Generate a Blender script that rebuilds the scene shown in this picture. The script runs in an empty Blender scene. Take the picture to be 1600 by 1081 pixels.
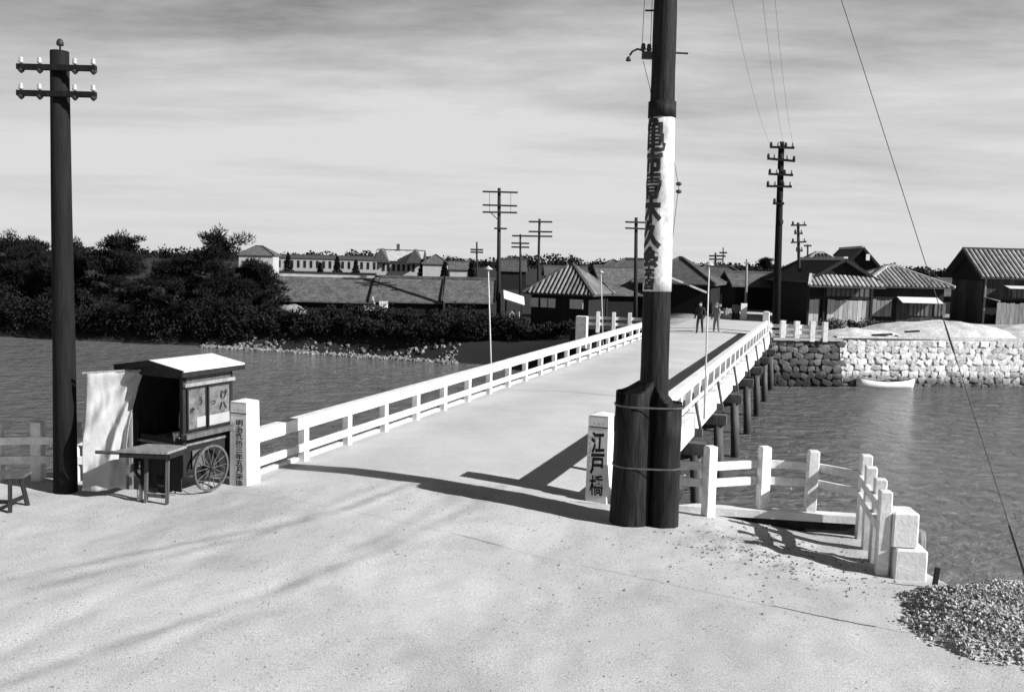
import bpy, bmesh, math, random
import numpy as np
from mathutils import Vector, Matrix, noise

random.seed(7); RNG = np.random.default_rng(7)
S = bpy.context.scene
COL = S.collection
R = math.radians

# ------------------------------------------------------------------ camera
FOC, CX, CY, CAMH = 1400.0, 800.0, 540.5, 3.5
roll, pitch = R(1.5), R(5.4)
_R0 = Vector((1, 0, 0)); _F = Vector((0, math.cos(pitch), -math.sin(pitch))); _U0 = Vector((0, math.sin(pitch), math.cos(pitch)))
_RV = _R0*math.cos(roll)+_U0*math.sin(roll); _UV = _U0*math.cos(roll)-_R0*math.sin(roll)
EYE = Vector((0, 0, CAMH))
cam = bpy.data.cameras.new('camera'); camo = bpy.data.objects.new('camera', cam); COL.objects.link(camo)
m = Matrix((_RV, _UV, -_F)).transposed().to_4x4(); m.translation = EYE
camo.matrix_world = m
cam.sensor_width = 36; cam.lens = 36*FOC/1600; cam.clip_end = 6000; cam.clip_start = .05
S.camera = camo

# ------------------------------------------------------------------ sky, sun, exposure
SUN_EL, SUN_BACK = R(29), R(23.5)
sunv = Vector((math.cos(SUN_EL)*math.cos(SUN_BACK), -math.cos(SUN_EL)*math.sin(SUN_BACK), math.sin(SUN_EL)))
w = bpy.data.worlds.new('World'); S.world = w; w.use_nodes = True
nt = w.node_tree; nt.nodes.clear()
N = nt.nodes.new; Lk = nt.links.new
out = N('ShaderNodeOutputWorld'); bg = N('ShaderNodeBackground'); sky = N('ShaderNodeTexSky')
sky.sky_type = 'NISHITA'; sky.sun_disc = False; sky.sun_elevation = SUN_EL; sky.sun_rotation = math.pi/2+SUN_BACK
sky.air_density = 1.0; sky.dust_density = 1.2; sky.ozone_density = 1.0
sep = N('ShaderNodeSeparateColor'); Lk(sky.outputs[0], sep.inputs[0])          # film behind a red filter: the red channel only
tc = N('ShaderNodeTexCoord'); sx = N('ShaderNodeSeparateXYZ'); Lk(tc.outputs['Generated'], sx.inputs[0])
def mth(op, a, b=None, clamp=False):
    n = N('ShaderNodeMath'); n.operation = op; n.use_clamp = clamp
    for i, q in enumerate((a, b)):
        if q is None: continue
        if isinstance(q, (int, float)): n.inputs[i].default_value = q
        else: Lk(q, n.inputs[i])
    return n.outputs[0]
zc = mth('MAXIMUM', sx.outputs['Z'], 0.0)
den = mth('ADD', zc, .07)
cx_ = mth('DIVIDE', sx.outputs['X'], den); cy_ = mth('DIVIDE', sx.outputs['Y'], den)
cmb = N('ShaderNodeCombineXYZ'); Lk(cx_, cmb.inputs[0]); Lk(cy_, cmb.inputs[1])
mp = N('ShaderNodeMapping'); Lk(cmb.outputs[0], mp.inputs[0]); mp.inputs['Rotation'].default_value = (0, 0, R(10)); mp.inputs['Scale'].default_value = (.42, .85, 1); mp.inputs['Location'].default_value = (7.9, 2.6, 0)
nz = N('ShaderNodeTexNoise'); nz.inputs['Scale'].default_value = .8; nz.inputs['Detail'].default_value = 7; nz.inputs['Roughness'].default_value = .62; nz.inputs['Distortion'].default_value = .25
Lk(mp.outputs[0], nz.inputs['Vector'])
# thin cloud is dense towards the horizon and opens overhead
thin = N('ShaderNodeMapRange'); Lk(zc, thin.inputs['Value'])
thin.inputs['From Min'].default_value = .03; thin.inputs['From Max'].default_value = .22; thin.inputs['To Min'].default_value = .15; thin.inputs['To Max'].default_value = .78
low = N('ShaderNodeMapRange'); Lk(zc, low.inputs['Value'])
low.inputs['From Min'].default_value = .10; low.inputs['From Max'].default_value = .62; low.inputs['To Min'].default_value = .97; low.inputs['To Max'].default_value = -.35
nzc = mth('MULTIPLY', mth('SUBTRACT', nz.outputs['Fac'], .5), 3.0)
wob = mth('MULTIPLY', nzc, thin.outputs[0])
cov = mth('ADD', low.outputs[0], wob, True)
SKYK, CLOUD = .026, .415
clear = mth('MULTIPLY', sep.outputs[0], SKYK)
mixf = N('ShaderNodeMix'); mixf.data_type = 'FLOAT'
Lk(cov, mixf.inputs['Factor']); Lk(clear, mixf.inputs['A']); mixf.inputs['B'].default_value = CLOUD
cc = N('ShaderNodeCombineColor')
for i in range(3): Lk(mixf.outputs['Result'], cc.inputs[i])
Lk(cc.outputs[0], bg.inputs['Color']); bg.inputs['Strength'].default_value = 1.0
Lk(bg.outputs[0], out.inputs[0])
sl = bpy.data.lights.new('sun', 'SUN'); sl.energy = 5.0; sl.angle = R(.55); sl.color = (1, 1, 1)
slo = bpy.data.objects.new('sun', sl); COL.objects.link(slo); slo.location = (20, -10, 30)
slo.rotation_euler = (-sunv).to_track_quat('-Z', 'Y').to_euler()
S.view_settings.view_transform = 'Standard'; S.view_settings.look = 'None'; S.view_settings.gamma = 1
S.view_settings.exposure = .80
S.view_settings.use_curve_mapping = False
S.render.filter_size = 1.9

# ------------------------------------------------------------------ helpers
def ray(px, py): return _RV*((px-CX)/FOC)+_UV*((CY-py)/FOC)+_F
def G(px, py, z=0.0):                     # pixel -> point on the level z
    d = ray(px, py); return EYE+d*((z-CAMH)/d.z)
def AT(px, py, Y):                        # pixel -> point at the depth Y
    d = ray(px, py); return EYE+d*(Y/d.y)

def material(name, col, rough=.85, var=.25, scale=3.0, bump=.0, bscale=20., detail=6, spec=.2, stretch=(1, 1, 1), objvar=0., stain=None, coords='Object', fine=None):
    mt = bpy.data.materials.new(name); mt.use_nodes = True
    t = mt.node_tree; b = t.nodes['Principled BSDF']
    n = t.nodes.new; l = t.links.new
    tcn = n('ShaderNodeTexCoord'); mpn = n('ShaderNodeMapping'); l(tcn.outputs[coords], mpn.inputs[0]); mpn.inputs['Scale'].default_value = stretch
    nz = n('ShaderNodeTexNoise'); nz.inputs['Scale'].default_value = scale; nz.inputs['Detail'].default_value = detail; nz.inputs['Roughness'].default_value = .62
    l(mpn.outputs[0], nz.inputs['Vector'])
    mr = n('ShaderNodeMapRange'); l(nz.outputs['Fac'], mr.inputs['Value'])
    mr.inputs['From Min'].default_value = .28; mr.inputs['From Max'].default_value = .72
    mr.inputs['To Min'].default_value = col*(1-var); mr.inputs['To Max'].default_value = min(.9, col*(1+var))
    val = mr.outputs[0]
    if fine:
        n2 = n('ShaderNodeTexNoise'); n2.inputs['Scale'].default_value = fine[0]; n2.inputs['Detail'].default_value = 3; l(mpn.outputs[0], n2.inputs['Vector'])
        m2 = n('ShaderNodeMapRange'); l(n2.outputs['Fac'], m2.inputs['Value']); m2.inputs['From Min'].default_value = .3; m2.inputs['From Max'].default_value = .7
        m2.inputs['To Min'].default_value = 1-fine[1]; m2.inputs['To Max'].default_value = 1+fine[1]
        mu = n('ShaderNodeMath'); mu.operation = 'MULTIPLY'; l(val, mu.inputs[0]); l(m2.outputs[0], mu.inputs[1]); val = mu.outputs[0]
    if objvar:
        oi = n('ShaderNodeObjectInfo'); m3 = n('ShaderNodeMapRange'); l(oi.outputs['Random'], m3.inputs['Value'])
        m3.inputs['To Min'].default_value = 1-objvar; m3.inputs['To Max'].default_value = 1+objvar
        mu = n('ShaderNodeMath'); mu.operation = 'MULTIPLY'; l(val, mu.inputs[0]); l(m3.outputs[0], mu.inputs[1]); val = mu.outputs[0]
    if stain:      # (z0, z1, factor): tide stain / splash dirt below a ragged level in world height
        ge = n('ShaderNodeNewGeometry'); sz = n('ShaderNodeSeparateXYZ'); l(ge.outputs['Position'], sz.inputs[0])
        ns = n('ShaderNodeTexNoise'); ns.inputs['Scale'].default_value = 2.2; ns.inputs['Detail'].default_value = 6; l(ge.outputs['Position'], ns.inputs['Vector'])
        ad = n('ShaderNodeMath'); ad.operation = 'MULTIPLY_ADD'; l(ns.outputs['Fac'], ad.inputs[0]); ad.inputs[1].default_value = (stain[1]-stain[0])*1.4; l(sz.outputs['Z'], ad.inputs[2])
        m4 = n('ShaderNodeMapRange'); l(ad.outputs[0], m4.inputs['Value'])
        off = (stain[1]-stain[0])*.7
        m4.inputs['From Min'].default_value = stain[0]+off; m4.inputs['From Max'].default_value = stain[1]+off
        m4.inputs['To Min'].default_value = stain[2]; m4.inputs['To Max'].default_value = 1
        mu = n('ShaderNodeMath'); mu.operation = 'MULTIPLY'; l(val, mu.inputs[0]); l(m4.outputs[0], mu.inputs[1]); val = mu.outputs[0]
    cb = n('ShaderNodeCombineColor')
    for i in range(3): l(val, cb.inputs[i])
    l(cb.outputs[0], b.inputs['Base Color'])
    b.inputs['Roughness'].default_value = rough; b.inputs['Specular IOR Level'].default_value = spec
    if bump:
        nb = n('ShaderNodeTexNoise'); nb.inputs['Scale'].default_value = bscale; nb.inputs['Detail'].default_value = 5; nb.inputs['Roughness'].default_value = .6
        l(mpn.outputs[0], nb.inputs['Vector'])
        bp = n('ShaderNodeBump'); bp.inputs['Strength'].default_value = bump; bp.inputs['Distance'].default_value = .03
        l(nb.outputs['Fac'], bp.inputs['Height']); l(bp.outputs[0], b.inputs['Normal'])
    return mt

M = {}
M['dirt'] = material('sandy_dirt', .42, .95, .14, .42, .3, 120, detail=9, fine=(75, .34))
M['deck'] = material('bridge_dirt', .44, .95, .13, .6, .3, 120, detail=9, fine=(60, .22))
M['paint'] = material('white_paint', .60, .65, .22, 4.5, .25, 40, detail=9, fine=(26, .10), objvar=.08)
M['paint_old'] = material('worn_white_paint', .62, .65, .22, 4.0, .2, 40, fine=(20, .12), objvar=.08, stain=(-.25, .32, .72))
M['newel'] = material('newel_paint', .66, .55, .06, 3, .1, 40, fine=(18, .05), stain=(-.1, .22, .7))
M['band'] = material('worn_band_paint', .50, .6, .55, 3.2, .25, 30, detail=9, stretch=(2, 2, .8), fine=(20, .15))
M['ink'] = material('black_ink', .012, .6, .2, 10)
M['pole'] = material('dark_pole_timber', .014, .65, .55, 5, .5, 16, stretch=(3, 3, .25), fine=(9, .55), spec=.12)
M['pole2'] = material('tarred_pole_timber', .011, .8, .4, 5, .4, 14, stretch=(3, 3, .3), spec=.1)
M['farpole'] = material('far_pole_timber', .025, .85, .3, 4, stretch=(3, 3, .3))
M['iron'] = material('black_iron', .03, .5, .3, 8)
M['steel'] = material('dull_steel_band', .07, .35, .2, 12, spec=.5)
M['wall_board'] = material('aged_wall_board', .045, .85, .5, 4, .3, 10, stretch=(4, 4, .4), objvar=.35)
M['worn_ink'] = material('worn_pole_lettering', .035, .7, .92, 5.5, detail=9)
M['porcelain'] = material('white_porcelain', .36, .2, .03, 5, spec=.6)
M['galv'] = material('pale_iron_tube', .45, .5, .2, 6)
M['girder'] = material('bridge_edge_timber', .52, .8, .16, 2.2, .3, 18, stretch=(1, 1, 3), fine=(12, .1))
M['pile'] = material('wet_pile_timber', .075, .75, .5, 3, .5, 12, stretch=(3, 3, .4), stain=(-2.3, -1.5, .35))
M['dark_timber'] = material('dark_stall_timber', .014, .7, .5, 6, .3, 14, stretch=(2, 2, .4))
M['grey_timber'] = material('weathered_grey_timber', .20, .8, .4, 5, .4, 14, stretch=(3, 3, .3), objvar=.22)
M['pale_timber'] = material('pale_board_timber', .34, .8, .3, 5, .3, 12, stretch=(3, 3, .35), objvar=.25)
M['stall_timber'] = material('worn_stall_timber', .075, .8, .5, 5, .4, 14, stretch=(3, 3, .3), objvar=.25)
M['sheet'] = material('pale_tin_sheet', .62, .45, .08, 5, spec=.4)
M['canvas'] = material('pale_canvas', .34, .9, .12, 4, .25, 60, fine=(30, .06))
M['glass'] = material('dusty_pane', .11, .25, .65, 7, spec=.5)
M['pane_dark'] = material('dim_shoji_pane', .10, .6, .4, 4, objvar=.3)
M['paper'] = material('white_paper', .3, .8, .06, 8)
M['wall_dark'] = material('dark_boarded_wall', .011, .85, .4, 3, stretch=(4, 4, .5), objvar=.2)
M['plaster'] = material('white_plaster', .6, .85, .14, 2)
M['plaster_far'] = material('far_white_wall', .36, .85, .1, 1.2)
M['tile'] = material('grey_roof_tile', .33, .65, .35, 2.2, .3, 10, objvar=.25, fine=(7, .2))
M['tile_mid'] = material('mid_grey_roof_tile', .15, .7, .35, 2.2, .3, 10, objvar=.3)
M['straw'] = material('dull_straw', .2, .95, .4, 3, .6, 12)
M['tile_dark'] = material('dark_roof_tile', .065, .7, .35, 2.2, .3, 10, objvar=.2)
M['tile_under'] = material('roof_tile_channel', .055, .8, .3, 2.2)
M['thatch'] = material('weathered_grey_roof', .085, .9, .45, 2.0, .8, 9, fine=(7, .35))
M['ridge'] = material('roof_ridge_plaster', .45, .8, .25, 3)
M['stone'] = material('abutment_stone', .10, .85, .4, 2.5, .5, 9, objvar=.5, stain=(-2.2, -1.2, .3))
M['stone_dark'] = material('abutment_joint', .02, .95, .3, 3)
M['coping'] = material('stone_coping', .3, .85, .25, 3, .3, 14)
M['seastone'] = material('pale_seawall_stone', .50, .85, .25, 3.0, .7, 9, objvar=.2, fine=(8, .3), stain=(-2.35, -1.6, .14))
M['seajoint'] = material('seawall_mortar', .47, .9, .45, 3.0, .6, 9, stain=(-2.35, -1.6, .12))
M['sand'] = material('heaped_sand', .46, .95, .3, 1.6, .7, 12, fine=(9, .2))
M['rubble'] = material('pale_rubble', .17, .85, .6, 4.0, .3, 10)
M['soil'] = material('dark_bank_soil', .02, .95, .4, 1.5, .6, 6)
M['needle'] = material('pine_needles', .011, .8, .5, .9, spec=.1)
M['bark'] = material('pine_bark', .03, .9, .4, 4)
M['leaf'] = material('shrub_leaves', .012, .75, .6, 1.2, spec=.15)
M['leaf_dry'] = material('dry_weeds', .10, .85, .5, 1.5)
M['gravel'] = material('dark_gravel', .33, .85, .9, 30, spec=.2, detail=2, coords='Object')
M['gravel_bed'] = material('gravel_bed', .10, .95, .5, 12, .6, 20)
M['boat'] = material('white_boat_paint', .72, .5, .08, 4)
M['cloth_dark'] = material('dark_cloth', .025, .9, .3, 9)
M['cloth_grey'] = material('grey_cloth', .16, .9, .3, 9)
M['skin'] = material('skin', .34, .6, .08, 9)
M['wire'] = material('wire', .05, .6, .1, 5)
M['block'] = material('limewashed_block', .60, .8, .12, 4, .3, 20, stain=(-.35, .05, .75))

class MB:
    def __init__(s): s.v = []; s.f = []
    def poly(s, pts):
        i = len(s.v); s.v += [tuple(p) for p in pts]; s.f.append(tuple(range(i, i+len(pts)))); return s
    def box(s, c, size, rot=None):
        c = Vector(c); h = [q/2 for q in size]; i = len(s.v)
        for dz in (-1, 1):
            for dx, dy in ((-1, -1), (1, -1), (1, 1), (-1, 1)):
                p = Vector((dx*h[0], dy*h[1], dz*h[2]))
                if rot is not None: p = rot @ p
                s.v.append(tuple(c+p))
        s.f += [(i+3, i+2, i+1, i), (i+4, i+5, i+6, i+7)]+[(i+a, i+(a+1) % 4, i+4+(a+1) % 4, i+4+a) for a in range(4)]
        return s
    def beam(s, p0, p1, w, h, up=(0, 0, 1)):
        p0 = Vector(p0); p1 = Vector(p1); ax = (p1-p0).normalized(); sd = ax.cross(Vector(up))
        if sd.length < 1e-4: sd = ax.cross(Vector((0, 1, 0)))
        sd.normalize(); u = sd.cross(ax).normalized(); i = len(s.v)
        for p in (p0, p1):
            for a, b in ((-1, -1), (1, -1), (1, 1), (-1, 1)): s.v.append(tuple(p+sd*(a*w/2)+u*(b*h/2)))
        s.f += [(i, i+1, i+2, i+3), (i+7, i+6, i+5, i+4)]+[(i+a, i+4+a, i+4+(a+1) % 4, i+(a+1) % 4) for a in range(4)]
        return s
    def tube(s, pts, rad, n=8, cap=True):
        pts = [Vector(p) for p in pts]
        if isinstance(rad, (int, float)): rad = [rad]*len(pts)
        i0 = len(s.v); ref = None
        for k, p in enumerate(pts):
            t = (pts[min(k+1, len(pts)-1)]-pts[max(k-1, 0)]).normalized()
            if ref is None: ref = Vector((0, 0, 1)) if abs(t.z) < .9 else Vector((1, 0, 0))
            a = t.cross(ref).normalized(); b = t.cross(a).normalized(); ref = a.cross(t)
            ref = ref if ref.length > .1 else Vector((1, 0, 0))
            for q in range(n):
                an = 2*math.pi*q/n; s.v.append(tuple(p+a*(rad[k]*math.cos(an))+b*(rad[k]*math.sin(an))))
        for k in range(len(pts)-1):
            for q in range(n):
                a = i0+k*n+q; b = i0+k*n+(q+1) % n; s.f.append((a, b, b+n, a+n))
        if cap:
            s.f.append(tuple(i0+q for q in reversed(range(n)))); e = i0+(len(pts)-1)*n; s.f.append(tuple(e+q for q in range(n)))
        return s
    def post(s, base, w, d, h, ch=.012, taper=0., yaw=0., lean=(0, 0)):
        base = Vector(base); i = len(s.v); cs, sn = math.cos(yaw), math.sin(yaw)
        prof = []
        for z, k, inset in ((0, 1, 0), (h-ch, 1-taper, 0), (h, 1-taper, ch)):
            hw, hd = w/2*k-inset, d/2*k-inset
            for x, y in ((-hw+ch, -hd), (hw-ch, -hd), (hw, -hd+ch), (hw, hd-ch), (hw-ch, hd), (-hw+ch, hd), (-hw, hd-ch), (-hw, -hd+ch)):
                s.v.append((base.x+x*cs-y*sn+lean[0]*z, base.y+x*sn+y*cs+lean[1]*z, base.z+z))
        for k in range(2):
            for q in range(8):
                a = i+k*8+q; b = i+k*8+(q+1) % 8; s.f.append((a, b, b+8, a+8))
        s.f.append(tuple(i+16+q for q in range(8))); s.f.append(tuple(i+q for q in reversed(range(8))))
        return s
    def lathe(s, c, prof, n=12):     # prof: (r, z)
        c = Vector(c); i = len(s.v)
        for r, z in prof:
            for q in range(n):
                a = 2*math.pi*q/n; s.v.append((c.x+r*math.cos(a), c.y+r*math.sin(a), c.z+z))
        for k in range(len(prof)-1):
            for q in range(n):
                a = i+k*n+q; b = i+k*n+(q+1) % n; s.f.append((a, b, b+n, a+n))
        s.f.append(tuple(i+q for q in reversed(range(n)))); e = i+(len(prof)-1)*n; s.f.append(tuple(e+q for q in range(n)))
        return s
    def mesh(s, name, mat, smooth=False, origin=(0, 0, 0)):
        me = bpy.data.meshes.new(name); o = origin
        me.from_pydata([(v[0]-o[0], v[1]-o[1], v[2]-o[2]) for v in s.v], [], s.f); me.update()
        if mat: me.materials.append(mat)
        if smooth: me.polygons.foreach_set('use_smooth', [True]*len(me.polygons))
        return me
    def build(s, name, mat, parent=None, smooth=False):
        o = wl(parent) if parent else Vector((0, 0, 0))
        return link(name, s.mesh(name, mat, smooth, o), parent)

def wl(o):
    v = Vector((0, 0, 0))
    while o is not None: v += o.location; o = o.parent
    return v
def link(name, data, parent=None):
    o = bpy.data.objects.new(name, data); COL.objects.link(o)
    if parent: o.parent = parent
    return o
def thing(name, loc, label, cat, group=None):
    o = bpy.data.objects.new(name, None); COL.objects.link(o); o.location = loc; o.empty_display_size = .1
    return tag(o, label, cat, group)
def tag(o, label, cat, group=None, kind=None):
    if label: o['label'] = label
    if cat: o['category'] = cat
    if group: o['group'] = group
    if kind: o['kind'] = kind
    return o
def structure(o): o['kind'] = 'structure'; return o
def inst(name, me, parent, loc, rot=(0, 0, 0), scale=(1, 1, 1)):
    o = link(name, me, parent); o.location = Vector(loc)-wl(parent) if parent else loc
    o.rotation_euler = rot; o.scale = scale; return o
def copy_tree(o, loc, parent=None, label=None):
    c = o.copy(); COL.objects.link(c); c.parent = parent
    if parent is None: c.location = loc
    if label: c['label'] = label
    for ch in o.children: copy_tree(ch, None, c)
    return c
def fbm(x, y, sc, oc=4, z=0.):
    return noise.fractal(Vector((x*sc, y*sc, z)), 1.0, 2.0, oc)
def sstep(a, b, x):
    t = min(1, max(0, (x-a)/(b-a))); return t*t*(3-2*t)
def interp(tab, x):
    if x <= tab[0][0]: return tab[0][1]
    for (a, ya), (b, yb) in zip(tab, tab[1:]):
        if x <= b: return ya+(yb-ya)*(x-a)/(b-a)
    return tab[-1][1]

_glyph = {}
def glyph(ch, bold=.02):
    if (ch, bold) in _glyph: return _glyph[(ch, bold)]
    cu = bpy.data.curves.new('g', 'FONT'); cu.body = ch; cu.size = 1; cu.offset = bold; cu.resolution_u = 2
    o = bpy.data.objects.new('g', cu); COL.objects.link(o); bpy.context.view_layer.update()
    me = bpy.data.meshes.new_from_object(o.evaluated_get(bpy.context.evaluated_depsgraph_get()))
    bpy.data.objects.remove(o)
    v = np.array([tuple(q.co) for q in me.vertices]); lo = v.min(0); hi = v.max(0)
    v = (v-(lo+hi)/2); f = [tuple(p.vertices) for p in me.polygons]
    _glyph[(ch, bold)] = (v, f); return v, f
def put_char(ch, c, right, up, w, h, mat, parent, bold=.02, lift=.004, skew=0.):
    """one painted character on a flat face: c centre, right / up unit vectors"""
    v, f = glyph(ch, bold); right = Vector(right); up = Vector(up); nr = right.cross(up).normalized()
    mb = MB(); c = Vector(c)+nr*lift
    for q in v:
        wob = .02*math.sin(q[1]*9+q[0]*5)
        mb.v.append(tuple(c+right*((q[0]+wob+skew*q[1])*w)+up*((q[1]+.05*q[0])*h)))
    mb.f = f
    return mb.build('character', mat, parent)

# ------------------------------------------------------------------ the lie of the land
WATER = -2.45
BA = R(19.6); BD = Vector((math.sin(BA), math.cos(BA), 0)); BN = Vector((math.cos(BA), -math.sin(BA), 0))
PR = Vector((1.35, 13.10, 0)); BW = 5.2; LEN = 34.2; SKEW = -1.46
def B(s, wv, z=0.): return PR+BD*s+BN*wv+Vector((0, 0, z))
def sw(x, y):
    d = Vector((x-PR.x, y-PR.y, 0)); return d.dot(BD), d.dot(BN)
def crown(wv): return max(0, .11*(1-((wv+BW/2)/(BW/2))**2))
EDGE = [(-400, 14.6), (-30, 14.6), (-9, 14.1), (-4.3, 13.95), (-4.1, 13.75), (1.4, 13.35), (1.55, 13.25), (2.82, 12.85), (4.75, 12.48), (5.05, 12.36), (5.28, 10.5), (5.6, 10.42), (6.2, 10.4), (9, 10.4), (40, 10), (400, 10)]
def near_z(x, y):
    s, wv = sw(x, y)
    z = 0.
    if -BW-1 < wv < 1: z += crown(wv)*sstep(-11, -1.5, s)
    z += .018*fbm(x, y, .5, 3)+.010*fbm(x, y, 3.2, 4, 4.)
    # shallow wheel ruts leading off the bridge
    for off in (-1.9, -3.3):
        cw = off+.05*s*(s < 0)*(1 if off > -2 else .6)
        z -= .014*math.exp(-((wv-cw)/.16)**2)*sstep(-13, -9, s)*sstep(1, -2, s)
    # trampled clods by the right-hand fence
    k = math.exp(-(((x-3.4)/1.1)**2+((y-11.2)/.8)**2)); z += .05*k*fbm(x, y, 3.5, 4, 2.)
    z -= .20*sstep(2.5, 4.5, x)*sstep(9.2, 10.6, y)          # the bank falls away to the quay corner
    edge = interp(EDGE, x)
    if not (-4.2 < x < 1.4): z -= .05*sstep(.5, 0, edge-y)
    return z

def GN(px, py):                          # pixel -> point on the near bank
    z = 0.
    for _ in range(25):
        p = G(px, py, z); z = z*.5+.5*near_z(p.x, p.y)
    return p
xs = sorted(set([round(v, 3) for v in list(np.arange(-9, 8.01, .085))]+[-400, -200, -100, -60, -40, -30, -22, -16, -13, -11, -10, 8.5, 9, 10, 12, 15, 20, 30, 40, 60, 100, 200, 400]+[q[0] for q in EDGE]))
tt = [-(400)+0., -150, -60, -25, -10, -3, 0, 2]+list(np.arange(3.2, 9.0, .085))
NT = 56
mb = MB(); rows = []
for x in xs:
    e = interp(EDGE, x); col = []
    for y in tt: col.append((x, y))
    for k in range(NT+1):
        col.append((x, 9.0+(e-9.0)*k/NT))
    rows.append(col)
nr = len(rows[0])
for col in rows:
    for (x, y) in col: mb.v.append((x, y, near_z(x, y) if y > 1 and abs(x) < 40 else 0))
base = len(mb.v)
for i in range(len(rows)-1):
    for k in range(nr-1):
        a = i*nr+k; b = a+nr; mb.f.append((a, b, b+1, a+1))
gnear = mb.build('ground', M['dirt'], smooth=True); structure(gnear)
TRK = [[(790, 690), (640, 768), (520, 815), (330, 862), (120, 908), (-60, 955)], [(850, 720), (740, 800), (600, 868), (420, 938), (200, 1010), (0, 1078)], [(700, 745), (560, 800), (400, 838), (200, 872), (-20, 915)]]
TRK = [[G(*q) for q in t] for t in TRK]
def wear(x, y):
    v = 0.
    for t in TRK:
        dm = 9.
        for a, b in zip(t, t[1:]):
            d = b-a; L2 = d.x*d.x+d.y*d.y; k = max(0, min(1, ((x-a.x)*d.x+(y-a.y)*d.y)/L2)); dm = min(dm, math.hypot(x-a.x-d.x*k, y-a.y-d.y*k))
        if dm < 1.0:
            nzv = fbm(x, y, 1.4, 3, 8.); v += max(0, .75+1.0*nzv)*math.exp(-((dm+.07*fbm(x, y, 3., 2, 5.))/.065)**2)-.30*math.exp(-((dm-.19)/.08)**2)
    v += .55*sstep(.05, .55, fbm(x, y, .8, 5, 21.))                       # damp, trodden patches
    v += .9*math.exp(-(((x-3.5)/1.0)**2+((y-11.2)/.75)**2))*max(0, .4+fbm(x, y, 2.4, 4, 3.))   # dark soil by the right fence
    v += .5*math.exp(-(((x+6.2)/1.7)**2+((y-12.3)/.7)**2))*max(0, .6+fbm(x, y, 2., 3, 3.))      # and round the stall
    return v
at = gnear.data.attributes.new('wear', 'FLOAT', 'POINT')
at.data.foreach_set('value', [wear(v.co.x, v.co.y) if (abs(v.co.x) < 12 and 2 < v.co.y) else 0. for v in gnear.data.vertices])
_t = M['dirt'].node_tree; _b = _t.nodes['Principled BSDF']; _src = _b.inputs['Base Color'].links[0].from_socket
_a = _t.nodes.new('ShaderNodeAttribute'); _a.attribute_name = 'wear'; _m = _t.nodes.new('ShaderNodeMapRange'); _t.links.new(_a.outputs['Fac'], _m.inputs['Value'])
_m.inputs['From Min'].default_value = -.5; _m.inputs['From Max'].default_value = 1.2; _m.inputs['To Min'].default_value = 1.14; _m.inputs['To Max'].default_value = .74
_x = _t.nodes.new('ShaderNodeMix'); _x.data_type = 'RGBA'; _x.blend_type = 'MULTIPLY'; _x.inputs['Factor'].default_value = 1; _t.links.new(_src, _x.inputs['A']); _t.links.new(_m.outputs[0], _x.inputs['B']); _t.links.new(_x.outputs['Result'], _b.inputs['Base Color'])
# stone-faced quay below the near bank
mb = MB()
for i, x in enumerate(xs):
    e = interp(EDGE, x); z = near_z(x, e) if abs(x) < 40 else 0
    mb.v += [(x, e-.002, z-.004), (x, e+.06, -4.0)]
for i in range(len(xs)-1): a = 2*i; mb.f.append((a, a+1, a+3, a+2))
q = mb.build('quay_face', M['seajoint']); structure(q)

# far bank
FEDGE = [(-900, 140), (-300, 78), (-60, 63.5), (-36, 59.6), (-19.4, 56.6), (-15.8, 55.6), (-10.1, 54.1), (-5.7, 52.3), (-3.4, 51.2), (5.5, 48.2), (6.2, 47.6), (12.0, 45.75), (16.95, 46.1), (28.2, 47.9), (60, 53), (300, 90), (900, 180)]
def far_z(x, y):
    e = interp(FEDGE, x); d = y-e
    s, wv = sw(x, y)
    left = sstep(-3.4, -9.5, wv+BW-1.2)          # 1 on the low land left of the road
    if y > 90: left *= sstep(140, 90, y)
    lowz = -2.75+1.55*sstep(-.3, 2.6, d)+.5*sstep(3, 30, d)+.15*fbm(x, y, .25, 3)
    z = left*lowz + (1-left)*(.02*fbm(x, y, .3, 3))
    return z
fx = sorted(set([round(v, 2) for v in np.arange(-40, 40.1, .8)]+[-900, -600, -400, -300, -200, -140, -100, -80, -60, -50, -45, 45, 50, 60, 80, 100, 140, 200, 300, 400, 600, 900]+[q[0] for q in FEDGE]))
fd = list(np.arange(0, 6, .5))+list(np.arange(6, 20, 1.))+[20, 23, 27, 32, 40, 50, 65, 85, 120, 180, 300, 600, 1200, 2500]
mb = MB()
for x in fx:
    e = interp(FEDGE, x)
    for d in fd: mb.v.append((x, e+d, far_z(x, e+d)))
nf = len(fd)
for i in range(len(fx)-1):
    for k in range(nf-1):
        a = i*nf+k; mb.f.append((a, a+nf, a+nf+1, a+1))
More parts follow.
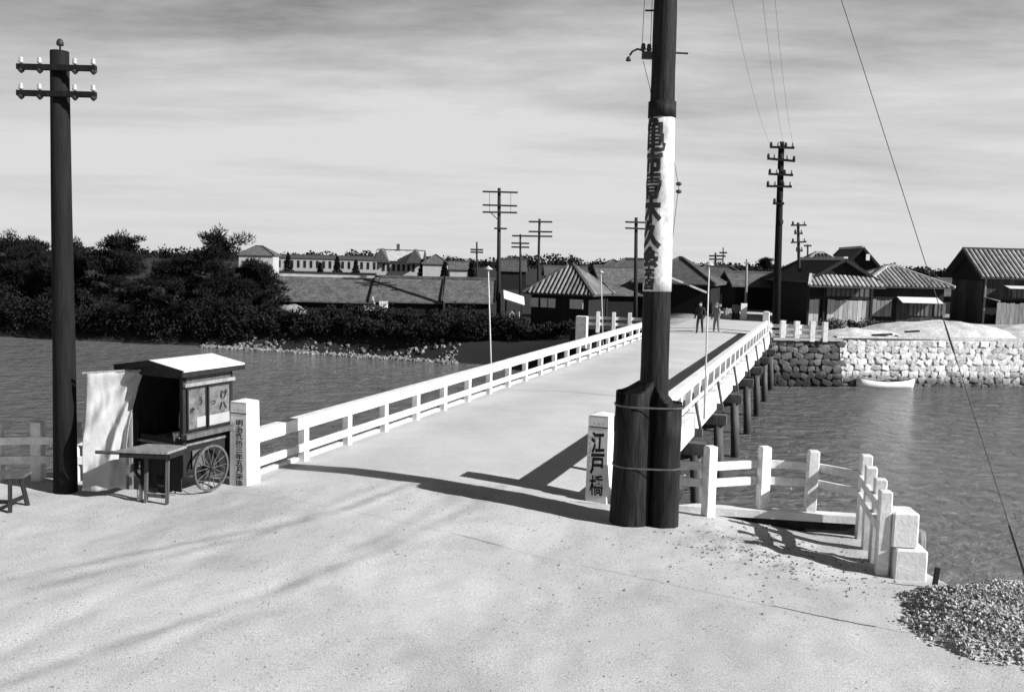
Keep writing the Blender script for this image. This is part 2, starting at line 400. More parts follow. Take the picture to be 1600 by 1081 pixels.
# ground colour: pale trodden dirt on the right bank and the road, dark soil and growth on the left bank
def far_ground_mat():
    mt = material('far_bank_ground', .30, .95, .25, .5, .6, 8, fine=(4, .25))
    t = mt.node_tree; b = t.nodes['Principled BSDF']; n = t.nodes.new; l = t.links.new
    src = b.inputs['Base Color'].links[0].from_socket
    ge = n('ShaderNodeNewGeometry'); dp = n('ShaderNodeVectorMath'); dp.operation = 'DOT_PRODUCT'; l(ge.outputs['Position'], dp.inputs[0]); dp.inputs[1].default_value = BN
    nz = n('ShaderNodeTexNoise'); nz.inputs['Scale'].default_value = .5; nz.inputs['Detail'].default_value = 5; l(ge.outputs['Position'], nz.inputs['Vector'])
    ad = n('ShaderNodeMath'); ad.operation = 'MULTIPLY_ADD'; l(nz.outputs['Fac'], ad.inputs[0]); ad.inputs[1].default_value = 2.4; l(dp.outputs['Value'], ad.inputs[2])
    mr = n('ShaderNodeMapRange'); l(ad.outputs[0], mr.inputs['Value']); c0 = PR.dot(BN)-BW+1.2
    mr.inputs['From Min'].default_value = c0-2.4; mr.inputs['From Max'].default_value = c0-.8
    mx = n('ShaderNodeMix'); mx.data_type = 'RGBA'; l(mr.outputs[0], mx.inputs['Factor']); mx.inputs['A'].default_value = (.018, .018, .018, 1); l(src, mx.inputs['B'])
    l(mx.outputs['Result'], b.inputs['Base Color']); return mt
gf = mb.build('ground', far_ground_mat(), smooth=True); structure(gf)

# road beyond the bridge
mb = MB(); prev = None
for k in range(60):
    s = LEN-.3+k*1.6
    for wv in (-BW-.2, -BW*.75, -BW*.5, -BW*.25, .4):
        p = B(s, wv); mb.v.append((p.x, p.y, .05+crown(wv)*sstep(40, 0, s-LEN)+.006))
for k in range(59):
    for j in range(4): a = k*5+j; mb.f.append((a, a+1, a+6, a+5))
structure(mb.build('road', M['deck'], smooth=True))

# water
def water_mat():
    mt = bpy.data.materials.new('river_water'); mt.use_nodes = True; t = mt.node_tree; b = t.nodes['Principled BSDF']; n = t.nodes.new; l = t.links.new
    b.inputs['Base Color'].default_value = (.14, .14, .14, 1); b.inputs['Roughness'].default_value = .10; b.inputs['IOR'].default_value = 1.33
    ge = n('ShaderNodeNewGeometry'); mp = n('ShaderNodeMapping'); l(ge.outputs['Position'], mp.inputs[0]); mp.inputs['Rotation'].default_value = (0, 0, R(12)); mp.inputs['Scale'].default_value = (.75, 1.2, 1)
    a = n('ShaderNodeTexNoise'); a.inputs['Scale'].default_value = 1.5; a.inputs['Detail'].default_value = 7; a.inputs['Roughness'].default_value = .62; a.inputs['Distortion'].default_value = .4; l(mp.outputs[0], a.inputs['Vector'])
    c = n('ShaderNodeTexNoise'); c.inputs['Scale'].default_value = .22; c.inputs['Detail'].default_value = 3; l(mp.outputs[0], c.inputs['Vector'])
    mr = n('ShaderNodeMapRange'); l(c.outputs['Fac'], mr.inputs['Value']); mr.inputs['From Min'].default_value = .35; mr.inputs['From Max'].default_value = .65; mr.inputs['To Min'].default_value = .55; mr.inputs['To Max'].default_value = 1
    mu = n('ShaderNodeMath'); mu.operation = 'MULTIPLY'; l(a.outputs['Fac'], mu.inputs[0]); l(mr.outputs[0], mu.inputs[1])
    bp = n('ShaderNodeBump'); bp.inputs['Strength'].default_value = 1; bp.inputs['Distance'].default_value = .9; l(mu.outputs[0], bp.inputs['Height']); l(bp.outputs[0], b.inputs['Normal'])
    return mt
mb = MB(); mb.poly([(-900, 5, WATER), (900, 5, WATER), (900, 200, WATER), (-900, 200, WATER)])
structure(mb.build('river', water_mat()))

# ------------------------------------------------------------------ the bridge
bridge = thing('bridge', B(0, -BW/2, -1), 'long white-railed timber bridge with a dirt deck running across the river', 'bridge')
mb = MB(); n = 90; cols = 9
for k in range(n+1):
    for j in range(cols):
        wv = -BW-.16+(BW+.32)*j/(cols-1); s0 = SKEW*(-wv/BW)-.22
        s = s0+(LEN-s0)*k/n; p = B(s, wv); mb.v.append((p.x, p.y, crown(wv)*sstep(-11, -1.5, s)-.018+.045*sstep(0, 1.4, s-s0)+.008*fbm(p.x, p.y, .9, 3)))
for k in range(n):
    for j in range(cols-1): a = k*cols+j; mb.f.append((a, a+1, a+cols+1, a+cols))
mb.build('deck', M['deck'], bridge, True)
mb = MB(); mb.beam(B(LEN/2-.3, -BW/2, -.16), B(LEN/2-.29, -BW/2, -.16), 1, 1); mb = MB()
mb.beam(B(.3, -BW/2, -.14), B(LEN, -BW/2, -.14), BW+.2, .22); mb.build('deck_slab', M['grey_timber'], bridge)
for wv, s0 in ((.16, .25), (-BW-.16, SKEW+.25)):
    mb = MB(); mb.beam(B(s0, wv, -.215), B(LEN, wv, -.215), .16, .49); mb.build('edge_beam', M['girder'], bridge)
    mb = MB(); mb.beam(B(s0, wv*1.0+(.0), .065), B(LEN, wv, .065), .2, .06); mb.build('kerb', M['paint_old'], bridge)
# railings
post_me = MB().post((0, 0, 0), .14, .14, .62, .012).mesh('rail_post', M['paint'])
for wv, s0 in ((0, 1.45), (-BW, SKEW+1.62)):
    s = s0; first = .15+(0 if wv == 0 else SKEW)
    while s < LEN-.7:
        inst('rail_post', post_me, bridge, B(s, wv, -.01), (random.uniform(-.01, .01), random.uniform(-.01, .01), -BA+random.uniform(-.03, .03)))
        s += 1.45
    # rails in lengths of four bays, butted with a hair gap
    a = first; nx = s0+1.45*3
    while a < LEN-.2:
        b = min(nx, LEN-.15)
        MB().beam(B(a+.004, wv, .705), B(b-.004, wv, .705+random.uniform(-.006, .006)), .17, .20).build('top_rail', M['paint'], bridge)
        zl, hl = (.22, .08) if wv == 0 else (.30, .125)
        MB().beam(B(a+.004, wv+.085, zl), B(b-.004, wv+.085, zl+random.uniform(-.006, .006)), .05, hl).build('lower_rail', M['paint'], bridge)
        a = b; nx = b+1.45*4
# newel pillars
def newel(p, lean=0.):
    mb = MB(); mb.post((p.x, p.y, -.12), .335, .335, 1.40, .012, .075, -BA)
    o = mb.build('newel_post', M['newel'], bridge)
    c = MB(); cs = [Vector((a*.158, b*.158, 1.283)) for a, b in ((-1, -1), (1, -1), (1, 1), (-1, 1))]
    Rz = Matrix.Rotation(-BA, 3, 'Z'); cs = [p*1+Rz @ q-Vector((0, 0, p.z)) for q in cs]; ap = Vector((p.x, p.y, 1.325))
    for k in range(4): c.poly([cs[k], cs[(k+1) % 4], ap])
    c.poly(cs[::-1]); c.build('cap', M['newel'], o)
    return o
NR = newel(B(0, 0)); NL = newel(B(SKEW, -BW)); newel(B(LEN, 0)); newel(B(LEN, -BW))
def face_text(np_, p, chars, z0, z1, wch, sk=0, bold=.03, off=0.):
    nrm = -BD
    n = len(chars); dz = (z0-z1)/n
    for k, ch in enumerate(chars):
        z = z0-dz*(k+.5); half = .1675*(1-.075*(z+.12)/1.4)+.002
        c = p+nrm*half+BN*off; c.z = z
        put_char(ch, c, BN, (0, 0, 1), wch*random.uniform(.93, 1.05), dz*1.02, M['ink'], np_, .014 if ch in '橋拾換架' else bold, .003)
face_text(NR, B(0, 0), '江戸橋', 1.05, .09, .215, bold=.036)
face_text(NL, B(SKEW, -BW), '明治弐拾三年五月架換', 1.02, .0, .135, bold=.026, off=.02)
for npst, p in ((NR, B(0, 0)), (NL, B(SKEW, -BW))):
    hf = .1675*(1-.075*1.27/1.4)+.004
    c = p-BD*hf; MB().beam(c-BN*.145+Vector((0, 0, 1.115)), c+BN*.145+Vector((0, 0, 1.115)), .004, .014).build('painted_line', M['ink'], npst)
    for k in (-.07, 0, .07): put_char('っ' if k else 'え', c+BN*k+Vector((0, 0, 1.165)), BN, (0, 0, 1), .045, .04, M['grey_timber'], npst, .02, .002)
# trestle bents
for s in [3.2+4.2*k for k in range(8)]:
    if s > LEN-1: break
    MB().beam(B(s, -BW-.55, -.60), B(s, .62, -.60), .26, .27).build('cross_beam', M['pile'], bridge)
    for wv in (.40, -1.3, -3.0, -BW-.2):
        top = B(s+random.uniform(-.05, .05), wv, -.73); o = .16*(1 if wv > -2.6 else -1)
        MB().tube([top, (top.x+BN.x*o*.5, top.y+BN.y*o*.5, -2.0), (top.x+BN.x*o, top.y+BN.y*o, -4)], [.125, .135, .14], 12).build('pile', M['pile'], bridge, True)
    MB().beam(B(s+.15, .38, -.75), B(s+.15, -BW+.2, -2.2), .07, .16).build('brace', M['pile'], bridge)
    # bracket ends poking through the edge beam
    MB().beam(B(s+.9, -.1, -.40), B(s+.9, .42, -.40), .16, .18).build('outrigger', M['pile'], bridge)
    MB().beam(B(s+.9, .38, -.36), B(s+.55, .28, .35), .05, .06).build('rail_stay', M['pile'], bridge)
for wv in (-.5, -1.8, -3.4, -4.7):
    MB().beam(B(.4, wv, -.36), B(LEN, wv, -.36), .22, .22).build('stringer', M['pile'], bridge)

# ------------------------------------------------------------------ bank fences
def fence(label, pts, h, w, rails, first_rail_pt=None, last_pt=None, mat='paint_old', rail_side=1, rh=.115, zf=near_z, jit=.012, top=None, rabs=False):
    pts = [Vector((p[0], p[1], 0)) for p in pts]
    root = thing('bank_fence', (pts[0].x, pts[0].y, zf(pts[0].x, pts[0].y)), label, 'fence')
    for i, p in enumerate(pts):
        q = pts[min(i+1, len(pts)-1)]-pts[max(i-1, 0)]; yaw = math.atan2(q.y, q.x)
        if top: h = top[i]-zf(p.x, p.y)
        mb = MB(); mb.post((p.x, p.y, zf(p.x, p.y)-.15), w, w, h+.15+random.uniform(-.02, .02), .012, .0, yaw+random.uniform(-.06, .06), (random.uniform(-jit, jit), random.uniform(-jit, jit)))
        mb.build('fence_post', M[mat], root)
    chain = ([Vector(first_rail_pt)] if first_rail_pt else [])+pts+([Vector(last_pt)] if last_pt else [])
    for a, b in zip(chain, chain[1:]):
        d = (b-a).normalized(); sd = Vector((-d.y, d.x, 0))*rail_side
        for z in rails:
            za = z if rabs else zf(a.x, a.y)+z; zb = z if rabs else zf(b.x, b.y)+z
            MB().beam(a+sd*(w/2-.012)+d*.003+Vector((0, 0, za)), b+sd*(w/2-.012)-d*.003+Vector((0, 0, zb)), .05, rh).build('fence_rail', M[mat], root)
    return root
f1, f2, f3, f4 = GN(1106, 806), GN(1190, 815), GN(1263, 827), GN(1345, 842); fe = GN(1376, 897)
fence('white post and rail fence behind the propped pole, along the river edge', [f1, f2, f3], .99, .15, (.43, .67), (1.6, 12.72, 0), (f4.x-.09, f4.y, 0), top=[.97, .92, .93], rabs=True)
rts = [f4, f4.lerp(fe, .36), f4.lerp(fe, .70), fe]
fence('short return of white fence posts lined up beside the limewashed block', rts, .97, .145, (.40, .64), None, None, 'paint_old', -1, top=[.96, .92, .88, .83], rabs=True)
fence('white post and rail fence behind the food stall and the squat telegraph pole', [G(118, 752), G(60, 752), G(-4, 752), G(-70, 752)], .9, .16, (.33, .62), G(345, 752), G(-140, 752))
# edge beam on the quay behind the fence
kb = thing('quay_kerb', (1.7, 13.0, -.1), 'white kerb beam lying along the river edge behind the fence', 'kerb')
MB().beam((1.7, 13.0, -.035), (f4.x+.1, f4.y+.30, -.02), .20, .11).build('cap_beam', M['block'], kb)
MB().beam((1.7, 13.06, -.34), (f4.x+.08, f4.y+.36, -.33), .20, .49).build('shadow_board', M['dark_timber'], kb)  # dark board added to stand for the shadow under the kerb
# limewashed block at the quay corner
bl = thing('masonry_block', GN(1420, 912), 'limewashed masonry block in two courses at the quay corner', 'stone block')
c = GN(1418, 905); c.z = 0
MB().post((c.x+.04, c.y+.16, -.75), .39, .42, .92, .02, .03, R(-8)).build('lower_course', M['block'], bl)
MB().post((c.x-.03, c.y+.20, .185), .31, .36, .42, .02, .02, R(-6)).build('upper_course', M['block'], bl)
p = GN(1443, 885)
o = MB().tube([(p.x+.14, p.y+.5, -3), (p.x+.14, p.y+.5, -.02), (p.x+.14, p.y+.49, .08)], [.1, .1, .075], 10).build('mooring_stump', M['grey_timber'], None, False); tag(o, 'grey timber stump standing in the water beside the limewashed block', 'stump')
p = G(1468, 903)
o = MB().beam((p.x, p.y+.1, -.12), (p.x+.02, p.y+.1, .09), .035, .05).build('stake', M['dark_timber']); tag(o, 'short dark stake at the edge of the gravel heap', 'stake')

# far fences
fence('white fence with posts on the stone abutment beyond the bridge', [G(1197, 527), G(1222, 527.5), G(1244, 528), G(1268, 528.5), G(1288, 529)], .86, .24, (.28, .58), B(LEN, .2), None, 'paint', 1, .18, far_z, .004)
fl0 = AT(909, 523, 47.6); fl1 = B(LEN, -BW-.1)
FLz = lambda x, y: 0.
pts = [Vector((fl0.x, fl0.y, 0)).lerp(Vector((fl1.x, fl1.y, 0)), k/5) for k in range(1, 5)]
fence('white fence beyond the left rail running from the bridge end to a broad pillar', pts, .95, .2, (.3, .62), (fl0.x, fl0.y, 0), (fl1.x, fl1.y, 0), 'paint', 1, .15, FLz, .004)
o = MB().post((fl0.x, fl0.y, -1.0), .62, .4, 1.70, .03, .0, R(-20)).build('end_pillar', M['paint']); tag(o, 'broad white pillar ending the far fence left of the bridge', 'pillar')
mb = MB().post((fl0.x+2.6, fl0.y+.7, -2.6), 6.4, 1.2, 2.58, .05, 0, R(-2)).build('wing_wall', M['stone_dark']); tag(mb, 'dark earth retaining wall under the far fence left of the bridge', 'wall')

# ------------------------------------------------------------------ poles
def insulator(mb, p, k=1.):
    mb.lathe(p, [(.012*k, -.02*k), (.02*k, 0), (.038*k, .005*k), (.04*k, .035*k), (.028*k, .045*k), (.034*k, .055*k), (.03*k, .085*k), (.016*k, .10*k)], 10)
# squat telegraph pole beside the stall
b0 = G(102, 768); t0 = AT(93, 82, b0.y)
pole = thing('telegraph_pole', b0, 'squat dark telegraph pole with two crossarms beside the food stall', 'telegraph pole')
pts = [b0+Vector((0, 0, -.4)), b0.lerp(t0, .3)+Vector((.01, 0, 0)), b0.lerp(t0, .65), t0]
MB().tube(pts, [.165, .152, .136, .122], 18).build('shaft', M['pole2'], pole, True)
MB().lathe(t0+Vector((0, 0, .0)), [(.124, -.0), (.122, .012), (.02, .03)], 18).build('cap', M['pole2'], pole)
mb = MB(); mb.lathe(t0+Vector((.01, 0, .03)), [(.012, 0), (.012, .05), (.045, .06), (.05, .10), (.03, .14), (.012, .15)], 10).build('finial', M['iron'], pole, True)
for yy in (106, 147):
    a, c = AT(27, yy-1.5, b0.y-.15), AT(150, yy+1.5, b0.y-.15)
    MB().beam(a, c, .07, .075).build('crossarm', M['pole2'], pole)
    for px in (33, 62, 117, 146):
        p = a.lerp(c, (px-27)/123)
        MB().lathe(p+Vector((0, 0, -.07)), [(.012, -.015), (.045, .02), (.045, .045)], 8).build('pin_nut', M['iron'], pole)
        mb = MB(); insulator(mb, p+Vector((0, 0, .05)), .85); mb.build('insulator', M['porcelain'], pole, True)
    MB().tube([b0.lerp(t0, 0)+Vector((0, 0, a.z)), b0*0+Vector((a.lerp(c, .55).x, b0.y-.15, a.z))], .02, 6).build('bolt', M['iron'], pole)

# the tall painted pole with its two stub props
Y0 = 12.12
pb = G(1010, 812); PBX, PBY = pb.x, Y0
def pc(py, px): return AT(px, py, Y0)
tp = thing('utility_pole', (PBX, PBY, 0), 'tall dark pole with white lettered band, clamped between two stub posts', 'utility pole')
ax = [(1016, 830), (1022, 600), (1027, 440), (1034, 190), (1040, 0)]
pts = [pc(y, x) for x, y in ax]; d = (pts[-1]-pts[-2]).normalized(); pts.append(pts[-1]+d*(13.6-pts[-1].z)); pts[0].z = -.3
def prad(z): return .212-.0088*z
def pcen(z):
    for a, b in zip(pts, pts[1:]):
        if a.z <= z <= b.z: return a.lerp(b, (z-a.z)/(b.z-a.z))
    return pts[-1]
zs = list(np.arange(-.3, 13.5, .35))
MB().tube([pcen(max(z, -.29)) for z in zs], [prad(z)*(1+.02*math.sin(z*5)) for z in zs], 24).build('shaft', M['pole'], tp, True)
# stubs
def stub(off, r, h, slant, label):
    c = Vector((PBX+off[0], PBY+off[1], 0)); mb = MB(); n = 20; i = 0
    levels = [(-.3, 1.08), (.1, 1.06), (.7, 1.0), (1.2, .98), (h-.12, .96)]
    for z, k in levels:
        for q in range(n):
            a = 2*math.pi*q/n; mb.v.append((c.x+r*k*math.cos(a), c.y+r*k*math.sin(a), z))
    ap = Vector((slant[0], slant[1], 0))
    for ring in (1, .62):
        for q in range(n):
            a = 2*math.pi*q/n; x, y = math.cos(a), math.sin(a)
            mb.v.append((c.x+r*.95*ring*x, c.y+r*.95*ring*y, h-.10+(.11*(x*slant[0]+y*slant[1]))*ring+(.012*random.uniform(-1, 1))))
    for k in range(len(levels)+1):
        for q in range(n): a = k*n+q; b = k*n+(q+1) % n; mb.f.append((a, b, b+n, a+n))
    e = (len(levels)+1)*n; mb.f.append(tuple(e+q for q in range(n)))
    o = mb.build('prop_stub', M['pole'], tp, True); return o
stub((-.245, -.14), .262, 1.92, (1.3, .5), '')
stub((.20, -.24), .19, 1.80, (-1.5, .6), '')
# steel straps round the three posts
for z in (1.62, .80):
    ring = []
    hull = [((-.245, -.14), .270), ((.20, -.24), .198), ((0.05, .02), .21)]
    for q in range(40):
        a = 2*math.pi*q/40; dx, dy = math.cos(a), math.sin(a)
        best = max(hx*dx+hy*dy+r for (hx, hy), r in hull); ring.append((a, best))
    # support-function envelope -> points
    P = []
    for q in range(40):
        a, h0 = ring[q]; hp = (ring[(q+1) % 40][1]-ring[q-1][1])/(2*2*math.pi/40)
        P.append(Vector((PBX+h0*math.cos(a)-hp*math.sin(a), PBY+h0*math.sin(a)+hp*math.cos(a), z)))
    mb = MB()
    for q in range(40):
        a, b = P[q], P[(q+1) % 40]
        if (b-a).length < 1e-5: continue
        mb.poly([a-Vector((0, 0, .012)), b-Vector((0, 0, .012)), b+Vector((0, 0, .012)), a+Vector((0, 0, .012))])
    mb.build('steel_strap', M['steel'], tp)
# dark collar, white band
zt = pc(185, 1034).z; zb = pc(455, 1026).z; zk = pc(160, 1034).z
zz = np.linspace(zb, zt, 14)
MB().tube([pcen(z) for z in zz], [prad(z)*1.02+.006 for z in zz], 28, True).build('painted_band', M['band'], tp, True)
MB().tube([pcen(zt+.004), pcen(zk)], [prad(zt)+.022, prad(zk)+.022], 24).build('collar', M['pole'], tp, True)
def wrap_char(ch, z, hgt, ang0, wid, bold=.03):
    v, f = glyph(ch, bold); bm = bmesh.new(); vs = [bm.verts.new((q[0]*wid, 0, q[1]*hgt)) for q in v]
    for q in f:
        try: bm.faces.new([vs[i] for i in q])
        except ValueError: pass
    for k in range(-5, 6):
        bmesh.ops.bisect_plane(bm, geom=bm.verts[:]+bm.edges[:]+bm.faces[:], plane_co=(wid*k/11, 0, 0), plane_no=(1, 0, 0))
    mb = MB(); bm.verts.index_update()
    for q in bm.verts:
        zq = z+q.co.z; c = pcen(zq); r = prad(zq)*1.02+.011; a = ang0+q.co.x/r
        mb.v.append((c.x+r*math.cos(a), c.y+r*math.sin(a), zq))
    mb.f = [tuple(q.index for q in fc.verts) for fc in bm.faces]; bm.free()
    mb.build('character', M['worn_ink'], tp)
A0 = R(-90-46)
ys = [(188, 236, '亀', .30), (238, 272, '市', .25), (273, 310, '青', .25), (311, 348, '木', .25), (349, 386, '久', .26), (388, 416, '会', .24), (418, 434, '本', .15), (435, 452, '店', .15)]
for ya, yb, ch, wd in ys:
    z1, z0 = pc(ya, 1030).z, pc(yb, 1030).z; wrap_char(ch, (z0+z1)/2, (z1-z0)*1.12, A0, wd*1.12, .06)
# fittings
def pq(px, py, dy=0.): return AT(px, py, Y0-dy)
MB().tube([pq(1009, 88), pq(1003, 79), pq(996, 77), pq(988, 81), pq(984, 87)], .014, 8).build('lamp_arm', M['iron'], tp, True)
MB().lathe(pq(982, 91)-Vector((0, 0, .03)), [(.035, -.01), (.03, .02), (.014, .05)], 10).build('lamp_socket', M['iron'], tp, True)
MB().box(pq(1012, 87), (.15, .08, .09)).build('fuse_box', M['iron'], tp)
for x_, y_ in ((1005, 79), (1014, 80)):
    mb = MB(); insulator(mb, pq(x_, y_), .9); mb.build('insulator', M['iron'], tp, True)
MB().tube([pq(1008, 17), pq(1025, 17)], .013, 6).build('step_peg', M['iron'], tp)
MB().tube([pq(1054, 83), pq(1075, 84)], .013, 6).build('step_peg', M['iron'], tp)
MB().tube([pq(1003, 80), pq(1007, 0), pq(1010, -200)], .004, 5).build('service_wire', M['wire'], tp)
MB().tube([pq(1016, 80), pq(1019, 0), pq(1023, -200)], .004, 5).build('service_wire', M['wire'], tp)
MB().tube([pq(1005, 96), pq(1016, 140), pq(1018, 160)], .004, 5).build('service_wire', M['wire'], tp)
MB().tube([pq(1053, 250), pq(1059, 284), pq(1061, 290), pq(1058, 310), pq(1050, 380), pq(1045, 450)], .0045, 5).build('service_wire', M['wire'], tp)
for yy in (287, 299):
    MB().lathe(pq(1060.5, yy), [(.014, -.03), (.038, -.02), (.038, .01), (.015, .02)], 8).build('insulator', M['iron'], tp, True)
for z in (12.7, 13.2):
    MB().beam(pcen(z)+Vector((-.75, -.16, 0)), pcen(z)+Vector((.75, -.16, 0)), .08, .09).build('crossarm', M['pole'], tp)

# guy wire from the tall pole to the right bank
ga = pcen(13.0); gg = G(1646, 1036)
guy = thing('guy_wire', gg, 'long straight guy wire slanting down from the tall pole to the bank', 'guy wire')
def gl(t): return gg.lerp(ga, t)
MB().tube([gl(-.02), gl(.3), gl(.6), gl(1)], .004, 6).build('wire', M['wire'], guy)
def tfor(py):
    lo, hi = 0, 1
    for _ in range(40):
        mid = (lo+hi)/2; q = gl(mid)-EYE; y = CY-FOC*q.dot(_UV)/q.dot(_F)
        if y > py: lo = mid
        else: hi = mid
    return lo
MB().tube([gl(tfor(905)), gl(tfor(820))], [.014, .012], 8).build('anchor_rod', M['iron'], guy)
MB().tube([gl(tfor(556)), gl(tfor(545)), gl(tfor(515)), gl(tfor(500))], [.006, .011, .010, .006], 8).build('strain_insulator', M['iron'], guy)

# line poles
def line_pole(label, top, base, Y, wpx, arms, mat='farpole', group=None, braces=False, zbase=None):
    t = AT(top[0], top[1], Y); b = AT(base[0], base[1], Y)
    if zbase is not None:
        b = t.lerp(b, (t.z-zbase)/(t.z-b.z))
    else: zbase = b.z
    r = wpx/1400*Y/2
    root = thing('line_pole', b, label, 'utility pole', group)
    MB().tube([b-Vector((0, 0, .3)), b.lerp(t, .5), t], [r*1.15, r, r*.82], 12).build('shaft', M[mat], root, True)
    for (x0, y0, x1, y1, ins) in arms:
        a, c = AT(x0, y0, Y-r-.06), AT(x1, y1, Y-r-.06)
        MB().beam(a, c, .1, .11*Y/60 if Y > 60 else .11).build('crossarm', M[mat], root)
        for k in range(ins):
            f = (k+.15)/(ins-1+.3) if ins > 1 else .5
            mb = MB(); insulator(mb, a.lerp(c, f)+Vector((0, 0, .06)), 2.0); mb.build('insulator', M['porcelain' if k % 2 else 'iron'], root)
    if braces:
        (x0, y0, x1, y1, _) = arms[2]
        MB().beam(AT(x0+12, y0, Y-r-.1), AT((x0+x1)/2-1, y0+14, Y-r-.1), .05, .06).build('arm_brace', M[mat], root)
        for xx in (x0+11, x1-10): MB().beam(AT(xx, arms[0][1], Y-r-.12), AT(xx, y0, Y-r-.12), .03, .03).build('arm_stay', M['wire'], root)
    return root
mid = line_pole('tall dark pole with five crossarms standing on the stone abutment', (1221, 222), (1212, 524), 46.9, 11, [(1203, 230, 1241, 231.5, 4), (1199, 248, 1242, 252, 5), (1201, 272, 1239, 274, 4), (1198, 291, 1237, 292, 4), (1208, 318, 1225, 318.5, 2)], 'pole2')
MB().box(AT(1221, 347, 46.7), (.16, .12, .2)).build('switch_box', M['iron'], mid)
line_pole('slim pole with four short crossarms to the left of the tiled riverside house', (1247, 348), (1250, 500), 60, 5, [(1236, 352, 1260, 352, 2), (1241, 365, 1254, 365, 2), (1236, 379, 1260, 378, 2), (1244, 392, 1254, 392, 2)])
line_pole('distant thin pole rising from the tiled roofs on the right bank', (1262, 382), (1262, 440), 105, 3, [(1256, 384, 1268, 384, 0), (1257, 402, 1267, 402, 0)], zbase=0)
line_pole('tall braced pole with four crossarms among the roofs of the left bank', (780, 294), (779, 480), 64, 6, [(754, 299.5, 809, 301, 0), (754, 320.5, 808, 322, 0), (754, 331.5, 808, 332.5, 0), (772, 357, 792, 357.5, 0)], braces=True, zbase=-.9)
line_pole('pole with three long crossarms behind the hipped tile roof', (843, 342), (841, 440), 84, 4.2, [(826, 346.5, 863, 347, 0), (826, 362, 863, 362.5, 0), (823, 369, 863, 369.5, 0)], zbase=-.5)
line_pole('smaller three-armed pole in the fields behind the left bank', (813, 366), (813, 440), 108, 3.4, [(800, 368.5, 826, 369, 0), (799, 380, 827, 380.5, 0), (799, 386, 827, 386.5, 0)], zbase=-.2)
line_pole('far thin pole beside the small white gabled house', (745, 378), (745, 425), 130, 3, [(735, 390, 755, 390.5, 0), (735, 394, 755, 394.5, 0)], zbase=-.1)
line_pole('thick pole with two crossarms beside the tall painted pole', (994, 340), (993, 500), 60, 6, [(977, 347, 1012, 348, 0), (977, 356.5, 1012, 358, 0)], zbase=-.5)
line_pole('thick short-armed pole over the dark roofs at the end of the road', (1118, 395), (1117, 470), 88, 3.6, [(1108, 400, 1131, 400, 0), (1108, 405, 1130, 405.5, 0)], zbase=0)
line_pole('thin double-armed pole behind the dark roofs at the end of the road', (1130, 387), (1129, 470), 120, 2.2, [(1124, 395, 1136, 395, 0), (1126, 400, 1134, 400.5, 0)], zbase=0)
line_pole('short pole standing by the stacked boards at the roadside', (1167, 405), (1165, 490), 62, 4.0, [(1163, 411, 1171, 411, 0)], 'grey_timber', zbase=0)
# line wires from the tall pole to the abutment pole
for (xx, yy), dx in (((1204, 228), -.6), ((1240, 229), .6), ((1230, 249), .3)):
    a = pcen(13.25)+Vector((dx, -.16, 0)); b = AT(xx, yy, 46.6); P = []
    for k in range(25):
        t = k/24; q = a.lerp(b, t); q.z -= 1.1*4*t*(1-t); P.append(q)
    o = MB().tube(P, .0045, 5).build('line_wire', M['wire']); tag(o, 'sagging overhead wire strung between the tall pole and the abutment pole', 'wire', 'overhead wires across the river')

# street lamps on the bridge rails
def lamp_post(label, base, tops, lamp=True):
    root = thing('street_lamp', base, label, 'street lamp')
    t = tops
    MB().tube([base, base.lerp(t, .5), t], [.024, .021, .017], 8).build('post', M['galv'], root, True)
    if lamp:
        MB().lathe(t+Vector((0, 0, -.03)), [(.022, 0), (.03, .05), (.02, .08)], 8).build('collar', M['galv'], root, True)
        MB().lathe(t+Vector((0, 0, .05)), [(.12, .0), (.11, .025), (.04, .07), (.015, .10)], 14).build('shade', M['porcelain'], root, True)
    else:
        MB().lathe(t, [(.03, -.02), (.05, .0), (.03, .09), (.01, .12)], 8).build('cap', M['galv'], root, True)
    return root
def on_rail(px, wv):      # s on the rail line wv where the image column px crosses it
    best = None
    for k in range(0, 400):
        s = k*.1; q = B(s, wv)-EYE; x = CX+FOC*q.dot(_RV)/q.dot(_F)
        if best is None or abs(x-px) < best[0]: best = (abs(x-px), s)
    return best[1]
for px, pxt, pyt, wv, lab, lm in ((770, 763, 424, -BW-.30, 'slim pale street lamp on the open left rail over the water', True), (943, 939, 428, -BW-.30, 'slim pale street lamp on the left rail near the far fence', True),
                              (1101, 1108, 418, .30, 'slim street lamp fixed outside the right rail of the bridge', True)):
    s = on_rail(px, wv); b = B(s, wv, -.25); t = AT(pxt, pyt, b.y); lamp_post(lab, b, Vector((t.x, t.y, t.z)), lm)
    MB().beam(B(s, wv, -.1), B(s, wv*.0+(-BW if wv < 0 else 0), -.1), .05, .05)

# ------------------------------------------------------------------ the food stall
SA = R(65)
sc = G(287, 778)                      # the near corner of the cart body
sd_ = Vector((math.cos(SA), math.sin(SA), 0)); sg = Vector((-math.sin(SA), math.cos(SA), 0))   # along the windowed side / along the open end
def Q(a, b, z): return sc+sd_*a+sg*b+Vector((0, 0, z))
stall = thing('food_stall', Q(.45, .5, 0), 'wheeled wooden food stall with pale tin roof, sliding windows and counter', 'food stall')
SL, SWD = 1.0, 1.0
